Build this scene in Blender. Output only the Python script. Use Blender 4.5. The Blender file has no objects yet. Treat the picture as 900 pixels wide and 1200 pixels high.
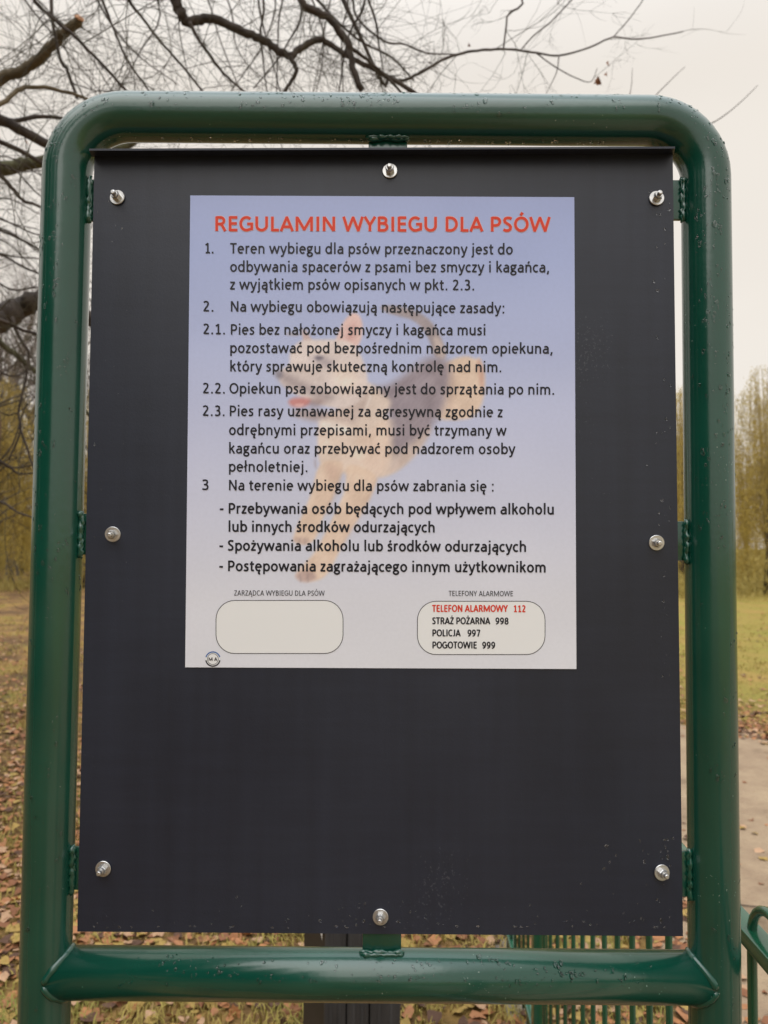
import bpy, bmesh, math, random
import numpy as np
from mathutils import Vector, Matrix
R = math.radians
sc = bpy.context.scene
C = sc.collection

# ------------------------------------------------------------------ camera
CAM_H, PITCH, ROLL, FPX = 1.60, 2.5, 0.45, 870.0
cd = bpy.data.cameras.new('camera'); cam = bpy.data.objects.new('camera', cd); C.objects.link(cam)
cd.sensor_fit = 'VERTICAL'; cd.sensor_height = 36.0; cd.sensor_width = 27.0
cd.lens = FPX/1200*36.0
cd.clip_start = 0.02; cd.clip_end = 3000
cam.location = (0, 0, CAM_H)
ROT = Matrix.Rotation(R(90+PITCH), 3, 'X') @ Matrix.Rotation(R(ROLL), 3, 'Z')
cam.rotation_euler = ROT.to_euler()
cd.dof.use_dof = True; cd.dof.focus_distance = 0.85; cd.dof.aperture_fstop = 7.5
sc.camera = cam

# ------------------------------------------------------------------ sky, sun, exposure
SUN_EL, SUN_AZ = 52.0, 205.0     # azimuth clockwise from +Y
w = bpy.data.worlds.new('World'); sc.world = w; w.use_nodes = True
nt = w.node_tree; nt.nodes.clear()
N = nt.nodes.new; L = nt.links.new
out = N('ShaderNodeOutputWorld'); mixs = N('ShaderNodeMixShader'); mixs.inputs[0].default_value = 0.93
b1 = N('ShaderNodeBackground'); b1.inputs[1].default_value = 0.10
sky = N('ShaderNodeTexSky'); sky.sky_type = 'NISHITA'; sky.sun_disc = False
sky.sun_elevation = R(SUN_EL); sky.sun_rotation = R(SUN_AZ); sky.dust_density = 4.0
L(sky.outputs[0], b1.inputs[0])
b2 = N('ShaderNodeBackground'); b2.inputs[1].default_value = 1.0
tc = N('ShaderNodeTexCoord'); mp = N('ShaderNodeMapping'); mp.inputs['Scale'].default_value = (1, 1, 2.2)
nz = N('ShaderNodeTexNoise'); nz.inputs['Scale'].default_value = 1.3; nz.inputs['Detail'].default_value = 4; nz.inputs['Roughness'].default_value = .45
cr = N('ShaderNodeValToRGB')
cr.color_ramp.elements[0].position = .25; cr.color_ramp.elements[0].color = (.71, .655, .592, 1)
cr.color_ramp.elements[1].position = .75; cr.color_ramp.elements[1].color = (.81, .755, .68, 1)
L(tc.outputs['Generated'], mp.inputs[0]); L(mp.outputs[0], nz.inputs['Vector']); L(nz.outputs[0], cr.inputs[0])
sp = N('ShaderNodeSeparateXYZ'); L(tc.outputs['Generated'], sp.inputs[0])
zr = N('ShaderNodeMapRange'); zr.inputs[1].default_value = .5; zr.inputs[2].default_value = 1.0; zr.inputs[3].default_value = 1.0; zr.inputs[4].default_value = 2.7; zr.interpolation_type = 'SMOOTHSTEP'
L(sp.outputs['Z'], zr.inputs[0]); L(zr.outputs[0], b2.inputs[1])
zc_ = N('ShaderNodeMix'); zc_.data_type = 'RGBA'; zc_.blend_type = 'MULTIPLY'; zc_.inputs['B'].default_value = (.80, .92, 1.12, 1)
zf = N('ShaderNodeMapRange'); zf.inputs[1].default_value = .52; zf.inputs[2].default_value = 1.0; L(sp.outputs['Z'], zf.inputs[0])
L(zf.outputs[0], zc_.inputs['Factor']); L(cr.outputs[0], zc_.inputs['A']); L(zc_.outputs['Result'], b2.inputs[0]); L(b1.outputs[0], mixs.inputs[1]); L(b2.outputs[0], mixs.inputs[2]); L(mixs.outputs[0], out.inputs[0])
sd = bpy.data.lights.new('sun', 'SUN'); sd.energy = 1.4; sd.angle = R(70); sd.color = (1, .985, .96)
so = bpy.data.objects.new('sun', sd); C.objects.link(so)
az = R(SUN_AZ)
sdir = Vector((math.sin(az)*math.cos(R(SUN_EL)), math.cos(az)*math.cos(R(SUN_EL)), math.sin(R(SUN_EL))))
so.rotation_euler = sdir.to_track_quat('Z', 'Y').to_euler(); so.location = (0, 0, 30)
sc.view_settings.view_transform = 'Standard'; sc.view_settings.look = 'None'
sc.view_settings.exposure = 0.25; sc.view_settings.gamma = 1.0

# ------------------------------------------------------------------ helpers
def ray(px, py):
    return ROT @ Vector(((px-450)/FPX, -(py-600)/FPX, -1))
def at(px, py, Y):                      # point of the world seen at that pixel of the photo, on the plane y = Y
    d = ray(px, py); t = Y/d.y
    return Vector((d.x*t, Y, CAM_H+d.z*t))
def tag(o, label=None, cat=None, group=None, kind=None):
    if label: o['label'] = label
    if cat: o['category'] = cat
    if group: o['group'] = group
    if kind: o['kind'] = kind
    return o
def empty(name, loc=(0, 0, 0), rz=0):
    o = bpy.data.objects.new(name, None); C.objects.link(o); o.location = loc; o.rotation_euler = (0, 0, rz)
    o.empty_display_size = .1
    return o
class MB:
    def __init__(s): s.v = []; s.f = []; s.m = []
    def add(s, vs, fs, mi=0):
        n = len(s.v); s.v += [tuple(p) for p in vs]; s.f += [tuple(i+n for i in f) for f in fs]; s.m += [mi]*len(fs)
    def box(s, x0, x1, y0, y1, z0, z1, mi=0):
        s.add([(x0,y0,z0),(x1,y0,z0),(x1,y1,z0),(x0,y1,z0),(x0,y0,z1),(x1,y0,z1),(x1,y1,z1),(x0,y1,z1)],
              [(0,3,2,1),(4,5,6,7),(0,1,5,4),(1,2,6,5),(2,3,7,6),(3,0,4,7)], mi)
    def tube(s, pts, rad, n=12, cap=True, mi=0):
        pts = [Vector(p) for p in pts]
        if not isinstance(rad, (list, tuple)): rad = [rad]*len(pts)
        t0 = (pts[1]-pts[0]).normalized()
        up = Vector((0, 0, 1)) if abs(t0.z) < .9 else Vector((0, 1, 0))
        u = t0.cross(up).normalized(); base = len(s.v); k = len(pts)
        for i, p in enumerate(pts):
            a = pts[max(i-1, 0)]; b = pts[min(i+1, k-1)]; t = (b-a)
            t = t.normalized() if t.length > 1e-9 else t0
            u = (u-t*u.dot(t))
            u = u.normalized() if u.length > 1e-6 else t.orthogonal().normalized()
            v = t.cross(u)
            for j in range(n):
                an = 2*math.pi*j/n
                s.v.append(tuple(p+(u*math.cos(an)+v*math.sin(an))*rad[i]))
        for i in range(k-1):
            for j in range(n):
                a = base+i*n+j; b = base+i*n+(j+1) % n
                s.f.append((a, b, b+n, a+n)); s.m.append(mi)
        if cap:
            s.f.append(tuple(base+j for j in range(n))[::-1]); s.m.append(mi)
            s.f.append(tuple(base+(k-1)*n+j for j in range(n))); s.m.append(mi)
    def mesh(s, name, mats, smooth=True):
        me = bpy.data.meshes.new(name); me.from_pydata(s.v, [], s.f)
        if not isinstance(mats, (list, tuple)): mats = [mats]
        for m in mats: me.materials.append(m)
        if len(mats) > 1: me.polygons.foreach_set('material_index', s.m)
        if smooth: me.polygons.foreach_set('use_smooth', [True]*len(me.polygons))
        me.update(); return me
    def build(s, name, mats, parent=None, smooth=True, sharp=None):
        me = s.mesh(name, mats, smooth)
        if sharp: me.set_sharp_from_angle(angle=R(sharp))
        o = bpy.data.objects.new(name, me); C.objects.link(o); o.parent = parent
        return o
def bevel(o, wd=.001, seg=2):
    bm = bmesh.new(); bm.from_mesh(o.data)
    bmesh.ops.bevel(bm, geom=[e for e in bm.edges if e.is_manifold and e.calc_face_angle(0) > .5], offset=wd, segments=seg, affect='EDGES', profile=.5)
    bm.to_mesh(o.data); bm.free()
    o.data.polygons.foreach_set('use_smooth', [True]*len(o.data.polygons)); o.data.set_sharp_from_angle(angle=R(40))
    return o
def np_mesh(name, verts, faces, mat, parent=None, smooth=False):     # faces: (n,k) array
    me = bpy.data.meshes.new(name); nv, (nf, k) = len(verts), faces.shape
    me.vertices.add(nv); me.vertices.foreach_set('co', np.asarray(verts, dtype=np.float32).ravel())
    me.loops.add(nf*k); me.loops.foreach_set('vertex_index', np.asarray(faces, dtype=np.int32).ravel())
    me.polygons.add(nf); me.polygons.foreach_set('loop_start', np.arange(0, nf*k, k, dtype=np.int32))
    me.polygons.foreach_set('loop_total', np.full(nf, k, dtype=np.int32))
    if smooth: me.polygons.foreach_set('use_smooth', np.ones(nf, dtype=bool))
    me.materials.append(mat); me.update(calc_edges=True); me.validate()
    o = bpy.data.objects.new(name, me); C.objects.link(o); o.parent = parent
    return o

# ------------------------------------------------------------------ materials
def mat(name, col=(.5, .5, .5), rough=.5, spec=.5, metal=0.0, **kw):
    m = bpy.data.materials.new(name); m.use_nodes = True
    b = m.node_tree.nodes['Principled BSDF']
    b.inputs['Base Color'].default_value = (*col, 1); b.inputs['Roughness'].default_value = rough
    b.inputs['Specular IOR Level'].default_value = spec; b.inputs['Metallic'].default_value = metal
    for k, v in kw.items(): b.inputs[k.replace('_', ' ')].default_value = v
    return m
def nodes(m):
    t = m.node_tree; return t.nodes.new, t.links.new, t.nodes['Principled BSDF']
def noise_mat(name, stops, scale, rough=.8, detail=6, bump=0, bscale=None, bdist=.01, coord='Object', spec=.3, stretch=(1, 1, 1)):
    m = mat(name, rough=rough, spec=spec); N, L, b = nodes(m)
    t = N('ShaderNodeTexCoord'); mp = N('ShaderNodeMapping'); mp.inputs['Scale'].default_value = stretch; L(t.outputs[coord], mp.inputs[0])
    n = N('ShaderNodeTexNoise'); n.inputs['Scale'].default_value = scale; n.inputs['Detail'].default_value = detail; n.inputs['Roughness'].default_value = .62
    L(mp.outputs[0], n.inputs['Vector'])
    r = N('ShaderNodeValToRGB'); e = r.color_ramp.elements
    while len(e) < len(stops): e.new(.5)
    for i, (p, c) in enumerate(stops): e[i].position = p; e[i].color = (*c, 1)
    L(n.outputs[0], r.inputs[0]); L(r.outputs[0], b.inputs['Base Color'])
    if bump:
        n2 = N('ShaderNodeTexNoise'); n2.inputs['Scale'].default_value = bscale or scale*3; n2.inputs['Detail'].default_value = 5
        L(mp.outputs[0], n2.inputs['Vector'])
        bp = N('ShaderNodeBump'); bp.inputs['Strength'].default_value = bump; bp.inputs['Distance'].default_value = bdist
        L(n2.outputs[0], bp.inputs['Height']); L(bp.outputs[0], b.inputs['Normal'])
    return m

# green gloss paint: slight orange peel, tiny chips and dust
def green_paint(name, col, chips=True):
    m = mat(name, col, .2, .7, Coat_Weight=.26, Coat_Roughness=.10); N, L, b = nodes(m)
    t = N('ShaderNodeTexCoord')
    n = N('ShaderNodeTexNoise'); n.inputs['Scale'].default_value = 9; n.inputs['Detail'].default_value = 5; L(t.outputs['Object'], n.inputs['Vector'])
    r = N('ShaderNodeValToRGB'); r.color_ramp.elements[0].position = .3; r.color_ramp.elements[1].position = .75
    r.color_ramp.elements[0].color = (col[0]*.8, col[1]*.85, col[2]*.85, 1); r.color_ramp.elements[1].color = (col[0]*1.25, col[1]*1.15, col[2]*1.15, 1)
    L(n.outputs[0], r.inputs[0])
    v = N('ShaderNodeTexNoise'); v.inputs['Scale'].default_value = 420; v.inputs['Detail'].default_value = 1; L(t.outputs['Object'], v.inputs['Vector'])
    v2 = N('ShaderNodeTexNoise'); v2.inputs['Scale'].default_value = 14; v2.inputs['Detail'].default_value = 3; L(t.outputs['Object'], v2.inputs['Vector'])
    ad = N('ShaderNodeMath'); ad.operation = 'MULTIPLY_ADD'; ad.inputs[1].default_value = .5; L(v2.outputs[0], ad.inputs[0]); L(v.outputs[0], ad.inputs[2])
    th = N('ShaderNodeMapRange'); th.inputs[1].default_value = 1.07; th.inputs[2].default_value = 1.11; L(ad.outputs[0], th.inputs[0])
    mx = N('ShaderNodeMix'); mx.data_type = 'RGBA'; mx.inputs['B'].default_value = (.22, .30, .26, 1)
    L(th.outputs[0], mx.inputs['Factor']); L(r.outputs[0], mx.inputs['A']); L(mx.outputs['Result'], b.inputs['Base Color'])
    rr = N('ShaderNodeMapRange'); rr.inputs[3].default_value = .17; rr.inputs[4].default_value = .26; L(n.outputs[0], rr.inputs[0]); L(rr.outputs[0], b.inputs['Roughness'])
    b1 = N('ShaderNodeTexNoise'); b1.inputs['Scale'].default_value = 130; b1.inputs['Detail'].default_value = 3; L(t.outputs['Object'], b1.inputs['Vector'])
    bp = N('ShaderNodeBump'); bp.inputs['Strength'].default_value = .10; bp.inputs['Distance'].default_value = .0015
    L(b1.outputs[0], bp.inputs['Height']); L(bp.outputs[0], b.inputs['Normal'])
    return m
M = {}
M['green'] = green_paint('green gloss paint', (.003, .056, .036))
M['fence'] = green_paint('fence green paint', (.008, .085, .042))
M['water'] = mat('water', (1, 1, 1), .0, .5, 0, IOR=1.33, Transmission_Weight=1.0)
M['zinc'] = noise_mat('zinc', [(.3, (.50, .50, .50)), (.7, (.68, .68, .67))], 90, rough=.32, spec=.5)
M['zinc'].node_tree.nodes['Principled BSDF'].inputs['Metallic'].default_value = .85
def panel_mat():
    m = mat('charcoal panel', (.04, .037, .044), .42, .45); N, L, b = nodes(m)
    t = N('ShaderNodeTexCoord')
    n = N('ShaderNodeTexNoise'); n.inputs['Scale'].default_value = 3.0; n.inputs['Detail'].default_value = 8; L(t.outputs['Object'], n.inputs['Vector'])
    r = N('ShaderNodeValToRGB'); r.color_ramp.elements[0].position = .35; r.color_ramp.elements[1].position = .7
    r.color_ramp.elements[0].color = (.014, .0175, .030, 1); r.color_ramp.elements[1].color = (.021, .0255, .041, 1); L(n.outputs[0], r.inputs[0])
    mpp = N('ShaderNodeMapping'); mpp.inputs['Scale'].default_value = (3, 1, 42); L(t.outputs['Object'], mpp.inputs[0])
    st = N('ShaderNodeTexNoise'); st.inputs['Scale'].default_value = 2.2; st.inputs['Detail'].default_value = 6; st.inputs['Roughness'].default_value = .7; L(mpp.outputs[0], st.inputs['Vector'])
    mpv = N('ShaderNodeMapping'); mpv.inputs['Scale'].default_value = (30, 1, 1.2); L(t.outputs['Object'], mpv.inputs[0])
    sv = N('ShaderNodeTexNoise'); sv.inputs['Scale'].default_value = 2.0; sv.inputs['Detail'].default_value = 5; L(mpv.outputs[0], sv.inputs['Vector'])
    sm = N('ShaderNodeMath'); sm.operation = 'ADD'; L(st.outputs[0], sm.inputs[0]); L(sv.outputs[0], sm.inputs[1])
    sr = N('ShaderNodeMapRange'); sr.inputs[1].default_value = .7; sr.inputs[2].default_value = 1.4; sr.inputs[3].default_value = .87; sr.inputs[4].default_value = 1.2; L(sm.outputs[0], sr.inputs[0])
    ml = N('ShaderNodeMix'); ml.data_type = 'RGBA'; ml.blend_type = 'MULTIPLY'; ml.inputs['Factor'].default_value = 1; L(r.outputs[0], ml.inputs['A']); L(sr.outputs[0], ml.inputs['B'])
    # pale scuff specks in a few patches
    s = N('ShaderNodeTexNoise'); s.inputs['Scale'].default_value = 380; s.inputs['Detail'].default_value = 2; L(t.outputs['Object'], s.inputs['Vector'])
    p = N('ShaderNodeTexNoise'); p.inputs['Scale'].default_value = 7; p.inputs['Detail'].default_value = 2; L(t.outputs['Object'], p.inputs['Vector'])
    a = N('ShaderNodeMath'); a.operation = 'MULTIPLY_ADD'; a.inputs[1].default_value = .8; L(p.outputs[0], a.inputs[0]); L(s.outputs[0], a.inputs[2])
    th = N('ShaderNodeMapRange'); th.inputs[1].default_value = 1.21; th.inputs[2].default_value = 1.30; th.inputs[4].default_value = .22; L(a.outputs[0], th.inputs[0])
    mx = N('ShaderNodeMix'); mx.data_type = 'RGBA'; mx.inputs['B'].default_value = (.16, .16, .18, 1)
    L(th.outputs[0], mx.inputs['Factor']); L(ml.outputs['Result'], mx.inputs['A']); L(mx.outputs['Result'], b.inputs['Base Color'])
    rr = N('ShaderNodeMapRange'); rr.inputs[3].default_value = .33; rr.inputs[4].default_value = .5; L(n.outputs[0], rr.inputs[0]); L(rr.outputs[0], b.inputs['Roughness'])
    g = N('ShaderNodeTexNoise'); g.inputs['Scale'].default_value = 500; L(t.outputs['Object'], g.inputs['Vector'])
    g2 = N('ShaderNodeTexNoise'); g2.inputs['Scale'].default_value = 4; L(t.outputs['Object'], g2.inputs['Vector'])
    bp = N('ShaderNodeBump'); bp.inputs['Strength'].default_value = .12; bp.inputs['Distance'].default_value = .0006; L(g.outputs[0], bp.inputs['Height'])
    bq = N('ShaderNodeBump'); bq.inputs['Strength'].default_value = .25; bq.inputs['Distance'].default_value = .004; L(g2.outputs[0], bq.inputs['Height']); L(bp.outputs[0], bq.inputs['Normal']); L(bq.outputs[0], b.inputs['Normal'])
    return m
M['panel'] = panel_mat()
M['ink'] = mat('dark ink', (.010, .010, .017), .4, .35)
M['ink_soft'] = mat('grey ink', (.05, .05, .06), .38, .5)
M['red'] = mat('red ink', (.66, .045, .018), .4, .3)
M['halo'] = mat('pale orange ink', (.72, .42, .36), .4, .5)
M['box_fill'] = mat('cream print', (.80, .81, .82), .4, .5)
M['blue'] = mat('blue ink', (.05, .14, .38), .4, .5)
M['bark'] = noise_mat('bark', [(.3, (.030, .024, .021)), (.55, (.068, .054, .046)), (.8, (.11, .09, .075))], 14, rough=.85, bump=.7, bscale=45, bdist=.01, stretch=(1, 1, 1))
M['bark_green'] = noise_mat('mossy bark', [(.3, (.05, .042, .030)), (.6, (.10, .10, .05)), (.8, (.14, .12, .085))], 11, rough=.85, bump=.7, bscale=40, bdist=.01)
M['bark_tan'] = noise_mat('tan bark', [(.3, (.085, .066, .042)), (.7, (.17, .135, .085))], 12, rough=.8, bump=.5, bscale=40, bdist=.006)
M['twig'] = noise_mat('twig', [(.35, (.035, .027, .020)), (.65, (.075, .065, .035))], 3, rough=.8)
M['twig_far'] = noise_mat('hazed far twig', [(.35, (.12, .095, .085)), (.65, (.19, .155, .14))], 2, rough=.9)  # lightened: distance haze is put into the twig colour
M['cutwood'] = noise_mat('cut wood', [(.35, (.42, .20, .10)), (.65, (.50, .29, .17))], 60, rough=.8)

# ================================================================== NOTICE BOARD
D = 0.80                      # the stand's centre plane
TR = 0.0256                   # tube radius
nb = empty('notice_board', (0, D, 0))
tag(nb, 'green tubular steel notice stand holding a charcoal panel', 'notice board')
def P(px, py, Y=D):           # point in the board's own space (root sits at y = D)
    p = at(px, py, Y); return Vector((p.x, p.y-D, p.z))
xl = (P(69.0, 600).x+P(52.3, 1150).x+P(77.5, 250).x)/3
xr = (P(830.8, 600).x+P(839, 1150).x+P(826.5, 250).x)/3
ztop = (P(200, 137, D).z+P(450, 139.5, D).z+P(700, 142, D).z)/3
zbot = (P(150, 1139.5, D).z+P(750, 1145, D).z)/2
cr_ = 0.066
pts = [Vector((xl, 0, .0)), Vector((xl, 0, .5)), Vector((xl, 0, zbot)), Vector((xl, 0, 1.5))]
for k in range(13):
    a = math.pi - k/12*math.pi/2
    pts.append(Vector((xl+cr_+cr_*math.cos(a), 0, ztop-cr_+cr_*math.sin(a))))
pts.append(Vector((0, 0, ztop)))
for k in range(13):
    a = math.pi/2 - k/12*math.pi/2
    pts.append(Vector((xr-cr_+cr_*math.cos(a), 0, ztop-cr_+cr_*math.sin(a))))
pts += [Vector((xr, 0, 1.5)), Vector((xr, 0, zbot)), Vector((xr, 0, .5)), Vector((xr, 0, 0))]
mb = MB(); mb.tube(pts, TR, 96); mb.build('bent_tube', M['green'], nb)
mb = MB(); mb.tube([(xl+TR*.33, 0, zbot), (0, 0, zbot), (xr-TR*.33, 0, zbot)], TR*.985, 96); cb = mb.build('crossbar', M['green'], nb)
rnd = random.Random(4)
def bead(path, r, seed, parent, name='weld_bead', lump=.25):
    q = random.Random(seed); pp = []; rr = []
    path = [Vector(p) for p in path]
    for i, p in enumerate(path):
        pp.append(p+Vector((q.uniform(-1, 1), q.uniform(-1, 1), q.uniform(-1, 1)))*r*lump*.5)
        rr.append(r*(1+q.uniform(-lump, lump)))
    rr[0] *= .4; rr[-1] *= .4
    m = MB(); m.tube(pp, rr, 8); return m.build(name, M['green'], parent)
for (xp, s) in ((xl, 1), (xr, -1)):                      # welds where the crossbar meets the posts
    path = []
    for k in range(49):
        a = 2*math.pi*k/48
        path.append((xp+s*(TR*math.sqrt(math.sin(a)**2*.9+.13)-.0006), -TR*.91*math.cos(a), zbot+TR*.93*math.sin(a)))
    bead(path, .0042, 7+s, cb, lump=.10)
# panel with a bent top lip
yb = -.0045                   # panel's back face; it is bolted to the front of the tabs
TL, TRc, BR, BL = P(111.5, 184, D+yb), P(787.5, 181, D+yb), P(799.5, 1096, D+yb), P(91.5, 1090.5, D+yb)
LL, LR = P(104.5, 176.5, D+yb-.019), P(791, 174, D+yb-.019)
th = .002
m = MB()
nx, nz_ = 24, 32
def bil(u, v):
    a = BL.lerp(BR, u); b = TL.lerp(TRc, u); p = a.lerp(b, v)
    bow = .0012*math.sin(math.pi*u)*math.sin(math.pi*v)
    return Vector((p.x, yb-th-bow, p.z))
vs = []; fs = []
for j in range(nz_+1):
    for i in range(nx+1): vs.append(bil(i/nx, j/nz_))
for j in range(nz_):
    for i in range(nx):
        a = j*(nx+1)+i; fs.append((a, a+1, a+nx+2, a+nx+1))
n0 = len(vs)
vs += [Vector((p.x, yb, p.z)) for p in (BL, BR, TRc, TL)]
fs += [(n0, n0+3, n0+2, n0+1)]
fs += [tuple([n0, n0+1]+[i for i in range(nx, -1, -1)])]                                     # bottom edge
fs += [tuple([n0+1, n0+2]+[(j*(nx+1)+nx) for j in range(nz_, -1, -1)])]
fs += [tuple([n0+3, n0]+[(j*(nx+1)) for j in range(0, nz_+1)])]
m.add(vs, fs)
zt = max(TL.z, TRc.z)
m.add([Vector((TL.x-.004, yb, TL.z)), Vector((TRc.x+.002, yb, TRc.z)), LR, LL,
       Vector((TL.x-.004, yb, TL.z+.0022)), Vector((TRc.x+.002, yb, TRc.z+.0022)), LR+Vector((0, 0, .0022)), LL+Vector((0, 0, .0022))],
      [(0, 1, 2, 3), (4, 7, 6, 5), (3, 2, 6, 7), (0, 4, 5, 1), (0, 3, 7, 4), (1, 5, 6, 2)])
m.build('panel', M['panel'], nb, sharp=30)
# tabs, their welds, bolts
tabs = [('h', xl, P(100, 212).z, P(100, 260).z, 1, P(104, 236).x), ('h', xl, P(100, 602).z, P(100, 650).z, 1, 0), ('h', xl, P(90, 991).z, P(90, 1041).z, 1, 0),
        ('h', xr, P(800, 213).z, P(800, 259).z, -1, 0), ('h', xr, P(800, 611).z, P(800, 657).z, -1, 0), ('h', xr, P(805, 996).z, P(805, 1049).z, -1, 0)]
for i, (_, xp, z1, z0, s, _x) in enumerate(tabs):
    m = MB(); a, b = sorted((xp+s*(TR-.003), xp+s*(TR+.062)))
    m.box(a, b, yb+.0003, yb+.0053, z0, z1); o = bevel(m.build('mounting_tab', M['green'], nb), .0008)
    xx = xp+s*(TR+.0005)
    for kk in range(2):
        bead([(xx+s*(.001+kk*.002)*(1 if j % 2 else .6), yb-.0008+kk*.0005, z0+(z1-z0)*j/14-.0005) for j in range(-1, 16)], .0028 if kk == 0 else .002, 20+i+kk*9, o, lump=.5)
for i, (px0, px1, zp, s) in enumerate(((432, 477, ztop, -1), (425, 470, zbot, 1))):
    x0 = P(px0, 170 if s < 0 else 1100).x; x1 = P(px1, 170 if s < 0 else 1100).x
    m = MB(); a, b = sorted((zp+s*(TR-.003), zp+s*(TR+.07)))
    m.box(x0, x1, yb+.0003, yb+.0053, a, b); o = bevel(m.build('mounting_tab', M['green'], nb), .0008)
    zz = zp+s*(TR+.0003)
    for kk in range(2):
        bead([(x0+(x1-x0)*j/14, yb-.0015-kk*.002, zz-s*(kk*.0012)) for j in range(-1, 16)], .0027, 50+i+kk*5, o, lump=.45)
def bolt(px, py, tilt, seed):
    p = P(px, py, D+yb-th); root = None
    rot = Matrix.Rotation(tilt[0], 3, 'X') @ Matrix.Rotation(tilt[1], 3, 'Z')
    def lathe(prof, n=24):
        m = MB(); vs = []; fs = []
        for (r, h) in prof:
            for j in range(n):
                a = 2*math.pi*j/n+seed; q = rot @ Vector((r*math.cos(a), -h, r*math.sin(a)))
                vs.append(q+Vector((p.x, p.y, p.z)))
        for i in range(len(prof)-1):
            for j in range(n):
                a = i*n+j; b = i*n+(j+1) % n; fs.append((a, a+n, b+n, b))
        fs.append(tuple(range((len(prof)-1)*n, len(prof)*n)))
        m.add(vs, fs); return m
    b = lathe([(.0026, .0), (.0026, .0125), (.0024, .0132), (.0016, .0137)], 16).build('bolt', M['zinc'], nb, sharp=35)
    lathe([(.0030, .0010), (.0078, .0006), (.0082, .0010), (.0082, .0018), (.0078, .0022), (.0030, .0022)], 32).build('washer', M['zinc'], b, sharp=35)
    lathe([(.0050, .0022), (.0050, .0060), (.0044, .0068), (.0027, .0068)], 6).build('nut', M['zinc'], b, smooth=False)
    lathe([(.0040, .0068), (.0040, .0082), (.0036, .0090), (.0027, .0090)], 18).build('lock_collar', M['zinc'], b, sharp=35)
for i, (px, py) in enumerate(((138, 232), (457, 201), (769, 233), (132.5, 626), (769, 636), (121.5, 1017.5), (446, 1074), (775, 1022))):
    bolt(px, py, (rnd.uniform(-.10, .10), rnd.uniform(-.10, .10)), i*.7)

# water droplets
def drops():
    q = random.Random(11); V = []; F = []
    ico = bmesh.new(); bmesh.ops.create_icosphere(ico, subdivisions=2, radius=1)
    iv = [v.co.copy() for v in ico.verts]; jf = [[v.index for v in f.verts] for f in ico.faces]; ico.free()
    def put(c, nrm, r, el=1.0, flat=.40):
        nrm = nrm.normalized(); dn = Vector((0, 0, -1)); dn = (dn-nrm*dn.dot(nrm))
        dn = dn.normalized() if dn.length > .1 else nrm.orthogonal().normalized()
        sd_ = nrm.cross(dn); k = len(V); ph = q.uniform(0, 6.3); am = q.uniform(0, .3)
        for v in iv:
            wob = 1+am*math.sin(2*math.atan2(v.y, v.x)+ph)+am*.5*math.sin(3*math.atan2(v.y, v.x)+ph*2)
            V.append(c+sd_*v.x*r*wob+dn*v.y*r*el*wob+nrm*(max(v.z, -.5)*r*flat-.00001))
        for f in jf: F.append(tuple(i+k for i in f)[::-1])
    def rr(): return min(.0030, .0005+abs(q.gauss(0, .0007)))
    cents = [(q.random(), q.random()) for _ in range(60)]
    for side in (0, 1):                                           # posts
        xp = xl if side == 0 else xr
        for cidx in range(70):
            z0 = ztop-.05-abs(q.gauss(0, .42)); a0 = q.gauss(0, .5)
            for _ in range(q.randint(1, 6)):
                a = a0+q.gauss(0, .12); z = z0+q.gauss(0, .006)
                if z < .95: continue
                n = Vector((math.sin(a), -math.cos(a), 0)); put(Vector((xp, 0, z))+n*TR, n, rr(), q.uniform(1, 1.7))
    for (zp, num) in ((ztop, 80), (zbot, 60)):                    # bars
        for cidx in range(num):
            x0 = q.uniform(xl+.08, xr-.08); a0 = q.uniform(-.2, 1.35) if zp == ztop else q.uniform(.1, 1.1)
            for _ in range(q.randint(1, 6)):
                a = a0+q.gauss(0, .1); x = x0+q.gauss(0, .009)
                n = Vector((0, -math.cos(a), math.sin(a))); put(Vector((x, 0, zp))+n*TR*(1 if zp == ztop else .985), n, rr(), q.uniform(.8, 1.5))
    for cidx in range(46):                                        # bends and hanging drops below the top bar
        x = q.uniform(xl+.09, xr-.09); put(Vector((x, q.uniform(-.006, .002), ztop-TR-.0006)), Vector((0, 0, -1)), q.uniform(.0008, .0018), 1, .9)
    for s in (1, -1):
        for _ in range(60):
            t = q.uniform(0, math.pi/2); cx = xl+cr_ if s == 1 else xr-cr_
            rad = Vector((-s*math.cos(t), 0, math.sin(t))); a = q.uniform(-.2, 1.0)
            n = rad*math.sin(a)+Vector((0, -math.cos(a), 0)); put(Vector((cx, 0, ztop-cr_))+rad*cr_+n*TR, n, rr(), q.uniform(1, 1.4))
    def pan(px, py, r, el=1.0): put(P(px, py, D+yb-th-.0006), Vector((0, -1, 0)), r, el)
    for _ in range(170):                                          # panel edges
        e = q.random()
        if e < .30: pan(786-abs(q.gauss(0, 14)), q.uniform(200, 800), rr()*.7, q.uniform(1, 1.8))
        elif e < .40: pan(q.uniform(110, 150), q.uniform(230, 700), rr()*.6, 1.5)
        elif e < .62: pan(790-abs(q.gauss(0, 40)), q.uniform(980, 1085), rr()*.75, 1.4)
        elif e < .85: pan(q.uniform(110, 785), 1084-abs(q.gauss(0, 12)), rr()*.75, 1.1)
        else: pan(q.uniform(400, 500), q.uniform(1055, 1085), rr()*.6, 1.1)
    for _ in range(26): pan(q.uniform(95, 798), 1086.5+q.uniform(-1, 1), q.uniform(.001, .0019), .6)
    m = MB(); m.v = [tuple(v) for v in V]; m.f = F; m.m = [0]*len(F)
    tag(m.build('water_droplets', M['water'], nb), kind='stuff')
drops()

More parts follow.
